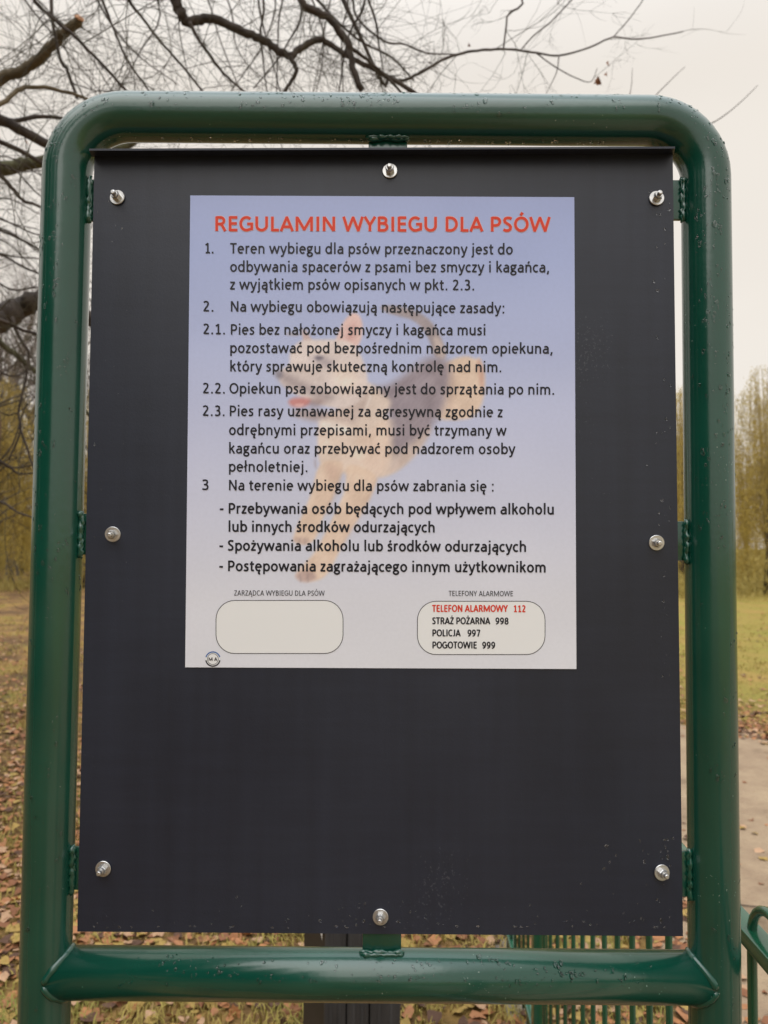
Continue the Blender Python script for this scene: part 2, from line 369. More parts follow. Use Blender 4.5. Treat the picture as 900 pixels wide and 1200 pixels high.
# ================================================================== POSTER
YP = D+yb-th-.0016             # front plane of the printed sheet
po = empty('notice_poster', (0, YP, 0))
tag(po, 'blue to white printed notice with red heading and running dog', 'poster')
def Q(px, py, off=0.0):
    p = at(px, py, YP); return Vector((p.x, -off, p.z))
def inside(poly, X, Y):
    ins = np.zeros(X.shape, bool); d = np.full(X.shape, 1e9); n = len(poly)
    for i in range(n):
        x1, y1 = poly[i]; x2, y2 = poly[(i+1) % n]
        c = ((y1 > Y) != (y2 > Y)) & (X < (x2-x1)*(Y-y1)/((y2-y1) if y2 != y1 else 1e-9)+x1); ins ^= c
        ex, ey = x2-x1, y2-y1; t = np.clip(((X-x1)*ex+(Y-y1)*ey)/(ex*ex+ey*ey+1e-9), 0, 1)
        d = np.minimum(d, np.hypot(X-x1-t*ex, Y-y1-t*ey))
    return np.where(ins, d, -d)
def smooth_poly(poly, it=2):
    for _ in range(it):
        q = []
        for i in range(len(poly)):
            a, b = poly[i], poly[(i+1) % len(poly)]
            q += [(a[0]*.75+b[0]*.25, a[1]*.75+b[1]*.25), (a[0]*.25+b[0]*.75, a[1]*.25+b[1]*.75)]
        poly = q
    return poly
def vnoise(X, Y, s, seed):
    rg = np.random.RandomState(seed); g = rg.rand(64, 64); x = (X/s) % 63; y = (Y/s) % 63
    xi = x.astype(int); yi = y.astype(int); fx = x-xi; fy = y-yi; fx = fx*fx*(3-2*fx); fy = fy*fy*(3-2*fy)
    return (g[yi, xi]*(1-fx)+g[yi, xi+1]*fx)*(1-fy)+(g[yi+1, xi]*(1-fx)+g[yi+1, xi+1]*fx)*fy
def lin(c): c = np.asarray(c, float)/255; return np.where(c < .04045, c/12.92, ((c+.055)/1.055)**2.4)
NXP, NYP = 300, 368
U, V_ = np.meshgrid(np.linspace(0, 1, NXP+1), np.linspace(0, 1, NYP+1))
cTL, cTR, cBR, cBL = (223, 229), (673, 231), (675.5, 784), (217, 782)
PX = (cTL[0]*(1-U)+cTR[0]*U)*(1-V_)+(cBL[0]*(1-U)+cBR[0]*U)*V_
PY = (cTL[1]*(1-U)+cTR[1]*U)*(1-V_)+(cBL[1]*(1-U)+cBR[1]*U)*V_
def paint():
    g = PY
    kx = [225, 300, 400, 500, 600, 700, 790]
    cols = np.array([(158, 170, 214), (163, 175, 217), (176, 185, 221), (190, 195, 222), (203, 205, 222), (213, 213, 220), (216, 216, 220)], float)
    img = np.stack([np.interp(g, kx, cols[:, i]) for i in range(3)], -1)
    img += ((vnoise(PX, PY, 60, 1)-.5)*6)[..., None]
    fur = (vnoise(PX*1.0+PY*.7, PY*.35-PX*.3, 2.2, 2)-.5)*9+(vnoise(PX, PY, 14, 3)-.5)*18
    def lay(poly, col, soft=2.0, op=1.0, it=2, f=1.0, z=True):
        nonlocal img
        if z: poly = [(310+x/3.214, 340+y/3.214) for x, y in poly]
        d = inside(smooth_poly(poly, it), PX, PY); a = np.clip(d/(soft*1.1)*.5+.5, 0, 1)*op*.9; a = (a*a*(3-2*a))[..., None]
        c = np.array(col, float)+(fur*f)[..., None]; img = img*(1-a)+c*a
    tan = (224, 200, 184); tan2 = (224, 199, 179); dark = (168, 158, 168); lt = (224, 210, 206); peach = (224, 204, 190)
    lay([(430, 62), (470, 55), (540, 66), (600, 92), (640, 130), (668, 180), (690, 250), (640, 260), (625, 200), (600, 150), (560, 112), (500, 98), (450, 82)], (160, 148, 152), 2.5)
    lay([(630, 170), (660, 175), (690, 260), (650, 270)], (196, 180, 176), 3)
    lay([(620, 300), (750, 240), (800, 262), (808, 250), (826, 290), (832, 340), (826, 420), (790, 480), (740, 490), (640, 490), (610, 400)], tan2, 3)
    lay([(795, 262), (815, 258), (832, 320), (820, 400), (806, 340)], (205, 165, 150), 2.5, .8)
    lay([(200, 470), (300, 540), (380, 470), (470, 480), (560, 500), (640, 500), (590, 590), (540, 650), (480, 695), (425, 712), (370, 700), (320, 690), (285, 690), (240, 690), (198, 650)], peach, 3)
    lay([(380, 355), (450, 368), (520, 322), (590, 262), (660, 242), (706, 280), (700, 360), (680, 440), (640, 505), (600, 560), (560, 600), (500, 640), (470, 590), (480, 480), (430, 420)], (156, 144, 154), 7)
    lay([(560, 560), (640, 510), (600, 590), (540, 655), (470, 695), (470, 620), (510, 600)], (205, 188, 182), 5, .8)
    lay([(400, 470), (470, 500), (480, 600), (460, 690), (380, 700), (340, 600), (350, 520)], (228, 204, 188), 6, .8)
    lay([(205, 640), (300, 640), (292, 690), (255, 790), (222, 850), (205, 910), (185, 950), (145, 962), (104, 948), (116, 900), (150, 830), (178, 760)], tan2, 2.5)
    lay([(300, 640), (430, 690), (415, 750), (380, 820), (335, 890), (300, 950), (270, 1010), (245, 1060), (215, 1092), (150, 1102), (113, 1080), (130, 1050), (190, 990), (225, 920), (275, 820), (310, 740)], tan2, 2.5)
    lay([(113, 1068), (150, 1050), (190, 1060), (200, 1090), (150, 1104), (118, 1090)], (185, 160, 155), 2.5, .8)
    lay([(104, 930), (140, 925), (180, 940), (160, 962), (110, 952)], (190, 165, 155), 2.5, .7)
    lay([(225, 655), (260, 648), (290, 680), (262, 730), (232, 700)], (214, 184, 168), 4, .7)
    lay([(340, 340), (400, 350), (470, 400), (480, 440), (420, 520), (360, 560), (250, 560), (205, 520), (205, 470), (300, 440)], (226, 208, 196), 4)
    lay([(300, 380), (370, 340), (395, 360), (400, 430), (350, 510), (290, 480), (270, 440)], (200, 182, 176), 5, .8)
    lay([(392, 350), (400, 352), (408, 400), (378, 470), (366, 466), (396, 400)], (232, 220, 214), 2, .8)
    lay([(262, 200), (285, 140), (310, 100), (335, 82), (358, 92), (372, 130), (368, 180), (348, 222), (300, 230)], (226, 192, 186), 2.2)
    lay([(300, 190), (318, 140), (340, 115), (350, 150), (340, 200)], (206, 160, 156), 4, .7)
    lay([(136, 150), (156, 146), (188, 205), (150, 215)], (205, 180, 178), 2.2)
    lay([(74, 162), (100, 156), (134, 162), (130, 174), (90, 174)], (176, 168, 178), 2, .8)
    lay([(92, 240), (112, 205), (150, 184), (210, 186), (280, 184), (340, 200), (380, 280), (392, 350), (375, 410), (310, 450), (230, 440), (150, 410), (82, 372), (52, 340), (60, 300), (96, 280)], lt, 2.5)
    lay([(160, 250), (225, 240), (270, 275), (250, 300), (190, 280)], (178, 166, 172), 5, .8)
    lay([(188, 248), (212, 246), (226, 256), (206, 266), (190, 260)], (110, 102, 116), 2, .85)
    lay([(38, 312), (62, 298), (100, 312), (150, 340), (220, 372), (270, 400), (240, 430), (170, 402), (100, 372), (62, 352)], (170, 156, 158), 6, .85)
    lay([(38, 314), (52, 302), (74, 310), (66, 334), (46, 334)], (130, 124, 136), 2.5, .8)
    lay([(88, 414), (120, 402), (170, 406), (180, 420), (160, 438), (120, 444), (94, 434)], (206, 140, 136), 3)
    lay([(110, 428), (150, 424), (146, 440), (118, 442)], (236, 190, 188), 1.5, .8)
    lay([(100, 452), (150, 446), (220, 450), (250, 480), (200, 500), (150, 490), (112, 478)], (178, 162, 162), 4, .85)
    lay([(200, 486), (250, 490), (330, 520), (320, 545), (250, 535), (205, 515)], (236, 226, 220), 4, .8)
    lay([(186, 630), (196, 640), (196, 680), (186, 660)], (170, 155, 160), 2, .7)
    # fur shading: darker inner edges of the legs, toes, belly, chest and cheek tufts, haunch fold
    for p_, c_, s_, o_ in (([(290, 650), (300, 690), (262, 800), (228, 860), (236, 800), (266, 720)], (196, 168, 152), 5, .6), ([(425, 700), (410, 760), (340, 890), (290, 980), (282, 960), (350, 850), (396, 750)], (198, 170, 154), 5, .6),
            ([(318, 690), (328, 700), (300, 800), (262, 890), (258, 870), (296, 780)], (236, 220, 206), 4, .6), ([(212, 650), (224, 660), (196, 770), (150, 850), (146, 840), (188, 750)], (238, 222, 208), 4, .6),
            ([(130, 1072), (138, 1070), (140, 1100), (132, 1098)], (150, 130, 130), 1.6, .7), ([(158, 1068), (165, 1068), (168, 1100), (160, 1100)], (150, 130, 130), 1.6, .7), ([(128, 936), (134, 936), (134, 958), (128, 956)], (160, 138, 134), 1.6, .6), ([(150, 936), (156, 938), (156, 962), (150, 960)], (160, 138, 134), 1.6, .6),
            ([(500, 640), (560, 590), (600, 560), (560, 620), (500, 680), (450, 700)], (208, 188, 178), 5, .7), ([(700, 300), (720, 330), (716, 420), (690, 460), (700, 380)], (190, 166, 156), 6, .7), ([(760, 262), (800, 290), (806, 360), (790, 420), (776, 340)], (236, 214, 196), 7, .6),
            ([(430, 380), (520, 345), (600, 290), (670, 262), (640, 300), (540, 370), (460, 410)], (140, 128, 138), 6, .7), ([(500, 470), (600, 400), (660, 330), (650, 420), (590, 500), (520, 540)], (146, 134, 142), 8, .6),
            ([(240, 300), (300, 270), (350, 290), (370, 350), (320, 400), (270, 380)], (234, 216, 204), 7, .7), ([(100, 300), (150, 270), (200, 300), (240, 350), (180, 350), (120, 330)], (206, 192, 188), 6, .7), ([(170, 405), (215, 400), (235, 420), (205, 446), (165, 440)], (160, 138, 138), 4, .7), ([(210, 455), (260, 470), (330, 470), (350, 510), (270, 500)], (180, 160, 156), 6, .6),
            ([(315, 580), (345, 570), (400, 600), (380, 640), (330, 640)], (236, 218, 204), 7, .6), ([(210, 560), (260, 560), (270, 620), (220, 630)], (236, 222, 210), 7, .6)):
        lay(p_, c_, s_, o_)
    return np.clip(lin(np.clip(img, 0, 255)), 0, 1)
PAPER_GAIN = 1.0
img = np.clip(paint()*(np.array([1.04, 1.05, 1.065])+np.clip((PY-430)/350, 0, 1)[..., None]*np.array([.05, .06, .09])), 0, .84)
o_ = cam.location
pv = []
for j in range(NYP+1):
    for i in range(NXP+1):
        p = Q(PX[j, i], PY[j, i]); pv.append(p)
pv = np.array(pv, dtype=np.float32)
ii, jj = np.meshgrid(np.arange(NXP), np.arange(NYP)); a = (jj*(NXP+1)+ii).ravel()
pf = np.stack([a+NXP+1, a+NXP+2, a+1, a], 1)
def poster_mat():
    m = mat('printed sheet', (1, 1, 1), .36, .5); N, L, b = nodes(m)
    c = N('ShaderNodeVertexColor'); c.layer_name = 'print'
    n = N('ShaderNodeTexNoise'); n.inputs['Scale'].default_value = 260; t = N('ShaderNodeTexCoord'); L(t.outputs['Object'], n.inputs['Vector'])
    mr = N('ShaderNodeMapRange'); mr.inputs[3].default_value = .95; mr.inputs[4].default_value = 1.03; L(n.outputs[0], mr.inputs[0])
    mx = N('ShaderNodeMix'); mx.data_type = 'RGBA'; mx.blend_type = 'MULTIPLY'; mx.inputs['Factor'].default_value = 1
    L(c.outputs[0], mx.inputs['A']); L(mr.outputs[0], mx.inputs['B']); L(mx.outputs['Result'], b.inputs['Base Color'])
    n2 = N('ShaderNodeTexNoise'); n2.inputs['Scale'].default_value = 9; L(t.outputs['Object'], n2.inputs['Vector'])
    bp = N('ShaderNodeBump'); bp.inputs['Strength'].default_value = .3; bp.inputs['Distance'].default_value = .002; L(n2.outputs[0], bp.inputs['Height']); L(bp.outputs[0], b.inputs['Normal'])
    return m
sh = np_mesh('printed_sheet', pv, pf, poster_mat(), po, smooth=True)
ca = sh.data.color_attributes.new('print', 'FLOAT_COLOR', 'POINT')
ca.data.foreach_set('color', np.concatenate([img.reshape(-1, 3), np.ones((len(pv), 1))], 1).astype(np.float32).ravel())
m = MB()                                                             # the sheet's thin edge
e4 = [Q(*c) for c in (cTL, cTR, cBR, cBL)]; bk = [p+Vector((0, .0012, 0)) for p in e4]
m.add(e4+bk, [(i, (i+1) % 4, (i+1) % 4+4, i+4) for i in range(4)]+[(4, 5, 6, 7)]); m.build('sheet_edge', M['box_fill'], po, smooth=False)

# --- stroke lettering drawn after a humanist sans
HW = 44
def arc(cx, cy, rx, ry, a0, a1, n=14):
    return [(cx+rx*math.cos(R(a0+(a1-a0)*i/n)), cy+ry*math.sin(R(a0+(a1-a0)*i/n))) for i in range(n+1)]
def stem(x, a=0, b=470): return [(x, a), (x, b)]
dot = [(0, 0)]
G = {}
G['n'] = (537, [stem(110), [(110, 300)]+arc(268, 290, 158, 138, 172, 0, 10)+[(426, 0)]])
G['h'] = (537, [stem(110, 0, 690), [(110, 300)]+arc(268, 290, 158, 138, 172, 0, 10)+[(426, 0)]])
G['m'] = (813, [stem(110), [(110, 300)]+arc(258, 290, 148, 138, 172, 0, 10)+[(406, 0)], [(406, 300)]+arc(554, 290, 148, 138, 172, 0, 10)+[(702, 0)]])
G['u'] = (537, [stem(426), [(110, 470)]+arc(268, 180, 158, 138, 180, 352, 10)])
G['o'] = (538, [arc(269, 235, 182, 194, 0, 360, 24)])
G['c'] = (418, [arc(250, 235, 182, 194, 52, 308, 18)])
G['e'] = (503, [[(74, 250), (430, 250)]+arc(252, 235, 178, 194, 5, 312, 20)])
G['a'] = (494, [[(398, 0), (398, 300)]+arc(262, 300, 136, 128, 0, 142, 9), [(398, 268), (250, 262)]+arc(222, 152, 140, 110, 90, 270, 10)+[(310, 60), (398, 130)]])
G['b'] = (537, [stem(110, 0, 690), arc(287, 235, 177, 194, -180, 180, 22)])
G['d'] = (537, [stem(427, 0, 690), arc(250, 235, 177, 194, 0, 360, 22)])
G['p'] = (537, [stem(110, -175, 470), arc(287, 235, 177, 194, -180, 180, 22)])
G['g'] = (474, [arc(212, 318, 136, 112, 0, 360, 18), [(290, 432), (456, 432)], [(130, 225), (98, 170), (130, 112), (205, 92)]+arc(232, -32, 168, 108, 98, -262, 18)])
G['i'] = (246, [stem(123), [(123, 575), (123, 672)]])
G['j'] = (255, [[(135, 470), (135, -60), (118, -115), (70, -138), (10, -132)], [(135, 575), (135, 672)]])
G['k'] = (480, [stem(110, 0, 690), [(130, 222), (400, 470)], [(215, 300), (425, 0)]])
G['l'] = (246, [stem(123, 0, 690)])
G['r'] = (355, [stem(110), [(110, 300), (135, 370), (190, 418), (255, 432), (325, 420)]])
G['s'] = (399, [[(340, 400), (270, 428), (190, 430), (118, 400), (98, 345), (130, 290), (210, 250), (285, 205), (305, 130), (270, 65), (190, 40), (110, 46), (42, 76)]])
G['t'] = (347, [[(150, 590), (150, 130), (168, 66), (220, 42), (310, 54)], [(25, 428), (315, 428)]])
G['w'] = (745, [[(45, 470), (200, 30), (372, 440), (545, 30), (700, 470)]])
G['y'] = (474, [[(42, 470), (240, 20)], [(434, 470), (245, 0), (196, -110), (140, -142), (56, -136)]])
G['z'] = (397, [[(45, 430), (335, 430), (62, 44), (355, 44)]])
G['A'] = (606, [[(48, 0), (303, 600), (558, 0)], [(140, 190), (466, 190)]])
G['B'] = (561, [stem(118, 0, 632), [(118, 588), (290, 588)]+arc(290, 467, 134, 121, 90, -90, 8)+[(118, 346)], [(290, 340), (318, 336)]+arc(318, 190, 150, 146, 90, -90, 8)+[(118, 44)]])
G['C'] = (529, [arc(310, 316, 240, 276, 50, 310, 18)])
G['D'] = (630, [stem(118, 0, 632), [(118, 588), (270, 588)]+arc(270, 316, 262, 272, 88, -88, 14)+[(118, 44)]])
G['E'] = (488, [stem(118, 0, 632), [(118, 588), (436, 588)], [(118, 325), (410, 325)], [(118, 44), (440, 44)]])
G['F'] = (459, [stem(118, 0, 632), [(118, 588), (425, 588)], [(118, 310), (400, 310)]])
G['G'] = (637, [arc(320, 316, 250, 276, 48, 296, 18)+[(552, 100), (552, 310), (350, 310)]])
G['I'] = (267, [stem(133, 0, 632)])
G['J'] = (331, [[(222, 632), (222, 150), (195, 75), (130, 46), (50, 60)]])
G['K'] = (547, [stem(118, 0, 632), [(135, 300), (470, 632)], [(215, 370), (500, 0)]])
G['L'] = (423, [stem(118, 0, 632), [(118, 44), (405, 44)]])
G['M'] = (874, [stem(118, 0, 632), [(125, 600), (437, 70), (749, 600)], stem(756, 0, 632)])
G['N'] = (659, [stem(118, 0, 632), [(124, 610), (535, 22)], stem(541, 0, 632)])
G['O'] = (676, [arc(338, 316, 262, 276, 0, 360, 26)])
G['P'] = (532, [stem(118, 0, 632), [(118, 588), (280, 588)]+arc(280, 427, 170, 161, 90, -90, 10)+[(118, 266)]])
G['R'] = (563, [stem(118, 0, 632), [(118, 588), (275, 588)]+arc(275, 446, 160, 142, 90, -90, 10)+[(118, 304)], [(280, 304), (350, 250), (490, 0)]])
G['S'] = (473, [[(410, 545), (330, 584), (230, 590), (135, 560), (98, 490), (120, 410), (210, 345), (310, 285), (368, 200), (350, 100), (270, 46), (160, 42), (50, 85)]])
G['T'] = (495, [[(15, 588), (480, 588)], stem(247, 0, 588)])
G['U'] = (653, [[(110, 632)]+arc(326, 240, 216, 198, 180, 360, 14)+[(542, 632)]])
G['W'] = (906, [[(40, 632), (225, 30), (453, 600), (681, 30), (866, 632)]])
G['Y'] = (520, [[(32, 632), (260, 270), (488, 632)], stem(260, 0, 290)])
G['Z'] = (478, [[(45, 588), (415, 588), (65, 44), (435, 44)]])
G['0'] = (507, [arc(253, 310, 170, 275, 0, 360, 22)])
G['1'] = (507, [[(95, 490), (275, 590), (275, 44)], [(105, 44), (445, 44)]])
G['2'] = (507, [[(78, 530), (150, 580), (240, 592), (340, 560), (380, 470), (340, 360), (220, 210), (92, 48), (440, 44)]])
G['3'] = (507, [[(90, 556), (180, 592), (270, 592), (350, 550), (372, 470), (340, 380), (250, 330), (170, 326)], [(250, 328), (350, 290), (400, 190), (370, 90), (280, 42), (170, 40), (70, 76)]])
G['7'] = (507, [[(55, 588), (420, 588), (205, 0)]])
G['8'] = (507, [arc(253, 450, 135, 140, 0, 360, 18), arc(253, 175, 165, 140, 0, 360, 18)])
G['9'] = (507, [arc(245, 415, 160, 175, -10, 350, 18), [(405, 430), (392, 250), (310, 110), (190, 50), (90, 44)]])
G['.'] = (267, [[(133, -4), (133, 100)]])
G[','] = (258, [[(140, 100), (130, 20), (85, -110)]])
G[':'] = (276, [[(138, -4), (138, 100)], [(138, 360), (138, 464)]])
G['-'] = (306, [[(45, 245), (262, 245)]])
def acc(ch, base, kind, x=None):
    a, s = G[base]; s = [list(q) for q in s]; up = base.isupper(); top = 700 if up else 535; x = a/2 if x is None else x
    if kind == 'acute': s.append([(x-30, top), (x+62, top+120)])
    if kind == 'dot': s.append([(x, top+5), (x, top+95)])
    if kind == 'ogonek': s.append([(x, 10), (x-62, -60), (x-62, -125), (x-10, -150), (x+44, -140)])
    if kind == 'slash': s.append([(18, 265), (228, 425)])
    G[ch] = (a, s)
for c, b, k, x in (('ą', 'a', 'ogonek', 400), ('ę', 'e', 'ogonek', 330), ('ó', 'o', 'acute', 260), ('ś', 's', 'acute', 205), ('ć', 'c', 'acute', 250), ('ń', 'n', 'acute', 268),
                   ('ż', 'z', 'dot', None), ('ł', 'l', 'slash', None), ('Ó', 'O', 'acute', 335), ('Ż', 'Z', 'dot', None), ('Ą', 'A', 'ogonek', 560)):
    acc(c, b, k, x)
def ribbon(pts, hw):
    n = len(pts); Ls = []; Rs = []
    closed = math.dist(pts[0], pts[-1]) < 1
    for i in range(n):
        if closed: a = pts[i-1] if i > 0 else pts[-2]; c = pts[i+1] if i < n-1 else pts[1]
        else: a = pts[max(i-1, 0)]; c = pts[min(i+1, n-1)]
        b = pts[i]
        def nr(p, q):
            dx, dy = q[0]-p[0], q[1]-p[1]; l = math.hypot(dx, dy) or 1; return (-dy/l, dx/l)
        n1 = nr(a, b) if a != b else nr(b, c); n2 = nr(b, c) if b != c else n1
        mx_, my_ = n1[0]+n2[0], n1[1]+n2[1]; l = math.hypot(mx_, my_)
        if l < .05: mx_, my_ = n1; l = 1
        mx_, my_ = mx_/l, my_/l; k = hw/max(.62, mx_*n1[0]+my_*n1[1])
        Ls.append((b[0]+mx_*k, b[1]+my_*k)); Rs.append((b[0]-mx_*k, b[1]-my_*k))
    return Ls, Rs
def split_sharp(strokes, hw):
    out = []
    for st in strokes:
        cur = [st[0]]
        for i in range(1, len(st)):
            cur.append(st[i])
            if i < len(st)-1:
                a, b, c = st[i-1], st[i], st[i+1]
                v1 = (b[0]-a[0], b[1]-a[1]); v2 = (c[0]-b[0], c[1]-b[1])
                cs_ = (v1[0]*v2[0]+v1[1]*v2[1])/((math.hypot(*v1)*math.hypot(*v2)) or 1)
                if cs_ < .2 and min(math.hypot(*v1), math.hypot(*v2)) > 1:
                    l1 = math.hypot(*v1); l2 = math.hypot(*v2); e = hw*(.95 if cs_ > -.3 else .45)
                    cur[-1] = (b[0]+v1[0]/l1*e, b[1]+v1[1]/l1*e); out.append(cur); cur = [(b[0]-v2[0]/l2*e, b[1]-v2[1]/l2*e)]
        out.append(cur)
    return out
def text(s, x0, x1, y0, y1, em, material, name='text_line', hw=HW, off=.00035, slope_y=None, parent=None, xs=1.0):
    """letters from pixel x0 to x1 (ink extents), baseline y0 at the left and y1 at the right, em in photo pixels"""
    nat0 = sum(G[c][0] if c != ' ' else 226 for c in s)/1000*em
    if len(s) > 1: xs = min(1.0, (x1-x0+.1*em)/(nat0+.022*em*len(s)))
    adv = [G[c][0]*xs if c != ' ' else 226*xs for c in s]
    nat = sum(adv)/1000*em; first = 60/1000*em*xs; last = 50/1000*em*xs
    track = ((x1-x0)-(nat-first-last))/max(1, len(s)-1)
    m = MB(); cx = x0-first; k = 0; layer = 0
    for c, ad in zip(s, adv):
        if c != ' ':
            for st in split_sharp(G[c][1], hw):
                Ls, Rs = ribbon([(p[0]*xs, p[1]) for p in st], hw); base = len(m.v); layer += 1
                o = off+(layer % 7)*.000012
                for (lx, ly), (rx, ry) in zip(Ls, Rs):
                    for (gx, gy) in ((lx, ly), (rx, ry)):
                        X = cx+gx/1000*em; t = (X-x0)/max(1, x1-x0); Yp = y0+(y1-y0)*t-gy/1000*em
                        m.v.append(tuple(Q(X, Yp, o)))
                for i in range(len(Ls)-1):
                    b = base+2*i; m.f.append((b, b+1, b+3, b+2)); m.m.append(0)
        cx += ad/1000*em+track
    return m.build(name, material, parent or po, smooth=False)
EM = 19.6
text('REGULAMIN WYBIEGU DLA PSÓW', 252.5, 643.5, 270.9, 271.6, 27.2, M['halo'], 'heading_halo', hw=76, off=.0002)
text('REGULAMIN WYBIEGU DLA PSÓW', 252.5, 643.5, 270.9, 271.6, 27.2, M['red'], 'heading', hw=56)
body = [('1.', 240.5, 250.5, 297, 297), ('Teren wybiegu dla psów przeznaczony jest do', 270.5, 600.6, 297.3, 298.4),
        ('odbywania spacerów z psami bez smyczy i kagańca,', 270.3, 643.6, 318.7, 319.4), ('z wyjątkiem psów opisanych w pkt. 2.3.', 270.3, 556, 339.4, 340.3),
        ('2.', 238.7, 250.5, 365, 365.2), ('Na wybiegu obowiązują następujące zasady:', 270.6, 591.4, 365.3, 367.3),
        ('2.1.', 238.7, 264, 391.6, 392), ('Pies bez nałożonej smyczy i kagańca musi', 270.6, 569, 392.3, 393),
        ('pozostawać pod bezpośrednim nadzorem opiekuna,', 270, 647.6, 413.8, 414.6), ('który sprawuje skuteczną kontrolę nad nim.', 270, 587.8, 435.4, 436.2),
        ('2.2.', 238.2, 264, 461, 461.3), ('Opiekun psa zobowiązany jest do sprzątania po nim.', 269.6, 649.7, 461.3, 462.6),
        ('2.3.', 238, 263.6, 487.4, 487.7), ('Pies rasy uznawanej za agresywną zgodnie z', 269.4, 588.6, 487.7, 489),
        ('odrębnymi przepisami, musi być trzymany w', 269, 592.8, 509.9, 510.7), ('kagańcu oraz przebywać pod nadzorem osoby', 268.7, 603, 531.5, 532.3),
        ('pełnoletniej.', 268.5, 360.7, 552.8, 553.2), ('3', 237, 244.4, 574.2, 574.3), ('Na terenie wybiegu dla psów zabrania się :', 268.4, 578.9, 574.7, 576)]
for t, x0, x1, y0, y1 in body: text(t, x0, x1, y0, y1, EM, M['ink'], hw=49)
for t, x0, x1, y0, y1 in [('-', 258, 262.8, 601.6, 601.6), ('Przebywania osób będących pod wpływem alkoholu', 268.2, 648.9, 601.9, 603), ('lub innych środków odurzających', 268, 509.4, 623.2, 624),
                          ('-', 257.6, 262.4, 645, 645), ('Spożywania alkoholu lub środków odurzających', 267.6, 616.4, 645.3, 646.8), ('-', 257.4, 262, 669, 669),
                          ('Postępowania zagrażającego innym użytkownikom', 267.5, 639.4, 669.3, 670.9)]:
    text(t, x0, x1, y0, y1, EM, M['ink'], hw=55)
text('ZARZĄDCA WYBIEGU DLA PSÓW', 274.8, 380.1, 697.9, 698.2, 9.8, M['ink'], hw=36)
text('TELEFONY ALARMOWE', 526.1, 601.1, 698.4, 698.7, 9.8, M['ink'], hw=36)
def rrect(x0, x1, y0, y1, r, n=8):
    p = []
    for cx, cy, a in ((x1-r, y0+r, -90), (x1-r, y1-r, 0), (x0+r, y1-r, 90), (x0+r, y0+r, 180)):
        p += [(cx+r*math.cos(R(a+90*i/n)), cy+r*math.sin(R(a+90*i/n))) for i in range(n+1)]
    return p
for (x0, x1, y0, y1) in ((253.2, 402, 703.6, 765.8), (489.2, 638.7, 704.6, 767)):
    pp = rrect(x0, x1, y0, y1, 22); m = MB()
    m.add([Q(x, y, .00012) for x, y in pp], [tuple(range(len(pp)))[::-1]]); bx = m.build('info_box', M['box_fill'], po, smooth=False)
    m = MB(); Ls, Rs = ribbon(pp+[pp[0]], .42); k = len(Ls)
    m.add([Q(x, y, .0002) for x, y in Ls]+[Q(x, y, .0002) for x, y in Rs], [(i, i+1, k+i+1, k+i) for i in range(k-1)]); m.build('outline', M['ink_soft'], bx, smooth=False)
em2 = 12.6
for t, x0, x1, y, mt in (('TELEFON ALARMOWY', 506.9, 594.4, 716.9, 'red'), ('112', 602, 615.8, 717.2, 'red'), ('STRAŻ POŻARNA', 506.9, 573.9, 731.4, 'ink'), ('998', 581, 595.6, 731.6, 'ink'),
                         ('POLICJA', 506.9, 539.2, 745.6, 'ink'), ('997', 548.3, 562.5, 745.8, 'ink'), ('POGOTOWIE', 506.9, 558.6, 759.8, 'ink'), ('999', 565.5, 580, 760, 'ink')):
    text(t, x0, x1, y, y+.1, em2, M[mt], hw=60)
m = MB(); pp = arc(249.5, 772.3, 8.2, 8.2, 0, 360, 32); m.add([Q(x, y, .00012) for x, y in pp[:-1]], [tuple(range(32))]); lg = m.build('logo', M['box_fill'], po, smooth=False)
def ring(r, hw, a0, a1, mt, off):
    pp = arc(249.5, 772.3, r, r, a0, a1, 24); Ls, Rs = ribbon(pp, hw); k = len(Ls); m = MB()
    m.add([Q(x, y, off) for x, y in Ls]+[Q(x, y, off) for x, y in Rs], [(i, k+i, k+i+1, i+1) for i in range(k-1)]); m.build('logo_ring', mt, lg, smooth=False)
ring(8.3, .75, -165, -15, M['blue'], .0002); ring(8.3, .75, 10, 170, M['ink'], .0002); ring(6.4, .3, 0, 360, M['ink_soft'], .0002)
text('M A', 244.6, 254.4, 774.3, 774.4, 6.4, M['ink'], 'logo_letters', hw=62, parent=lg)

# ================================================================== FENCE
FA, FB, FP, FY0 = .413, .0268, .0927, 2.10
fx = lambda Y: FA+FB*Y
fe = empty('metal_fence', (fx(2.27), 2.27, 0)); tag(fe, 'green steel bar fence with hooped tops beside the dirt path', 'fence')
fo = Vector((fx(2.27), 2.27, 0))
ZR = 1.152; ZH = 1.194
ks = list(range(-23, 19)); used = set()
posts = [2.27, 2.27-22*FP, 2.27+22*FP]
def kY(k): return FY0-FP*k
pairs = [(k, k+1) for k in range(-23, 19, 2)]
for a_, b_ in pairs:
    ya, yb2 = kY(a_), kY(b_)
    if any(abs(ya-p) < .045 or abs(yb2-p) < .045 for p in posts):
        for y in (ya, yb2):
            if all(abs(y-p) > .045 for p in posts):
                m = MB(); m.tube([Vector((fx(y), y, .05))-fo, Vector((fx(y), y, 1.14))-fo], .0052, 10); m.build('straight_bar', M['fence'], fe)
        continue
    pts = [Vector((fx(ya), ya, .05)), Vector((fx(ya), ya, .6)), Vector((fx(ya), ya, ZH-.05))]
    ym = (ya+yb2)/2; hr = (ya-yb2)/2
    for k in range(1, 12):
        a = math.pi*k/12; y = ym+hr*math.cos(a); pts.append(Vector((fx(y), y, ZH-.05+.045*math.sin(a))))
    pts += [Vector((fx(yb2), yb2, ZH-.05)), Vector((fx(yb2), yb2, .6)), Vector((fx(yb2), yb2, .05))]
    m = MB(); m.tube([p-fo for p in pts], .0056, 12); m.build('hooped_bar', M['fence'], fe)
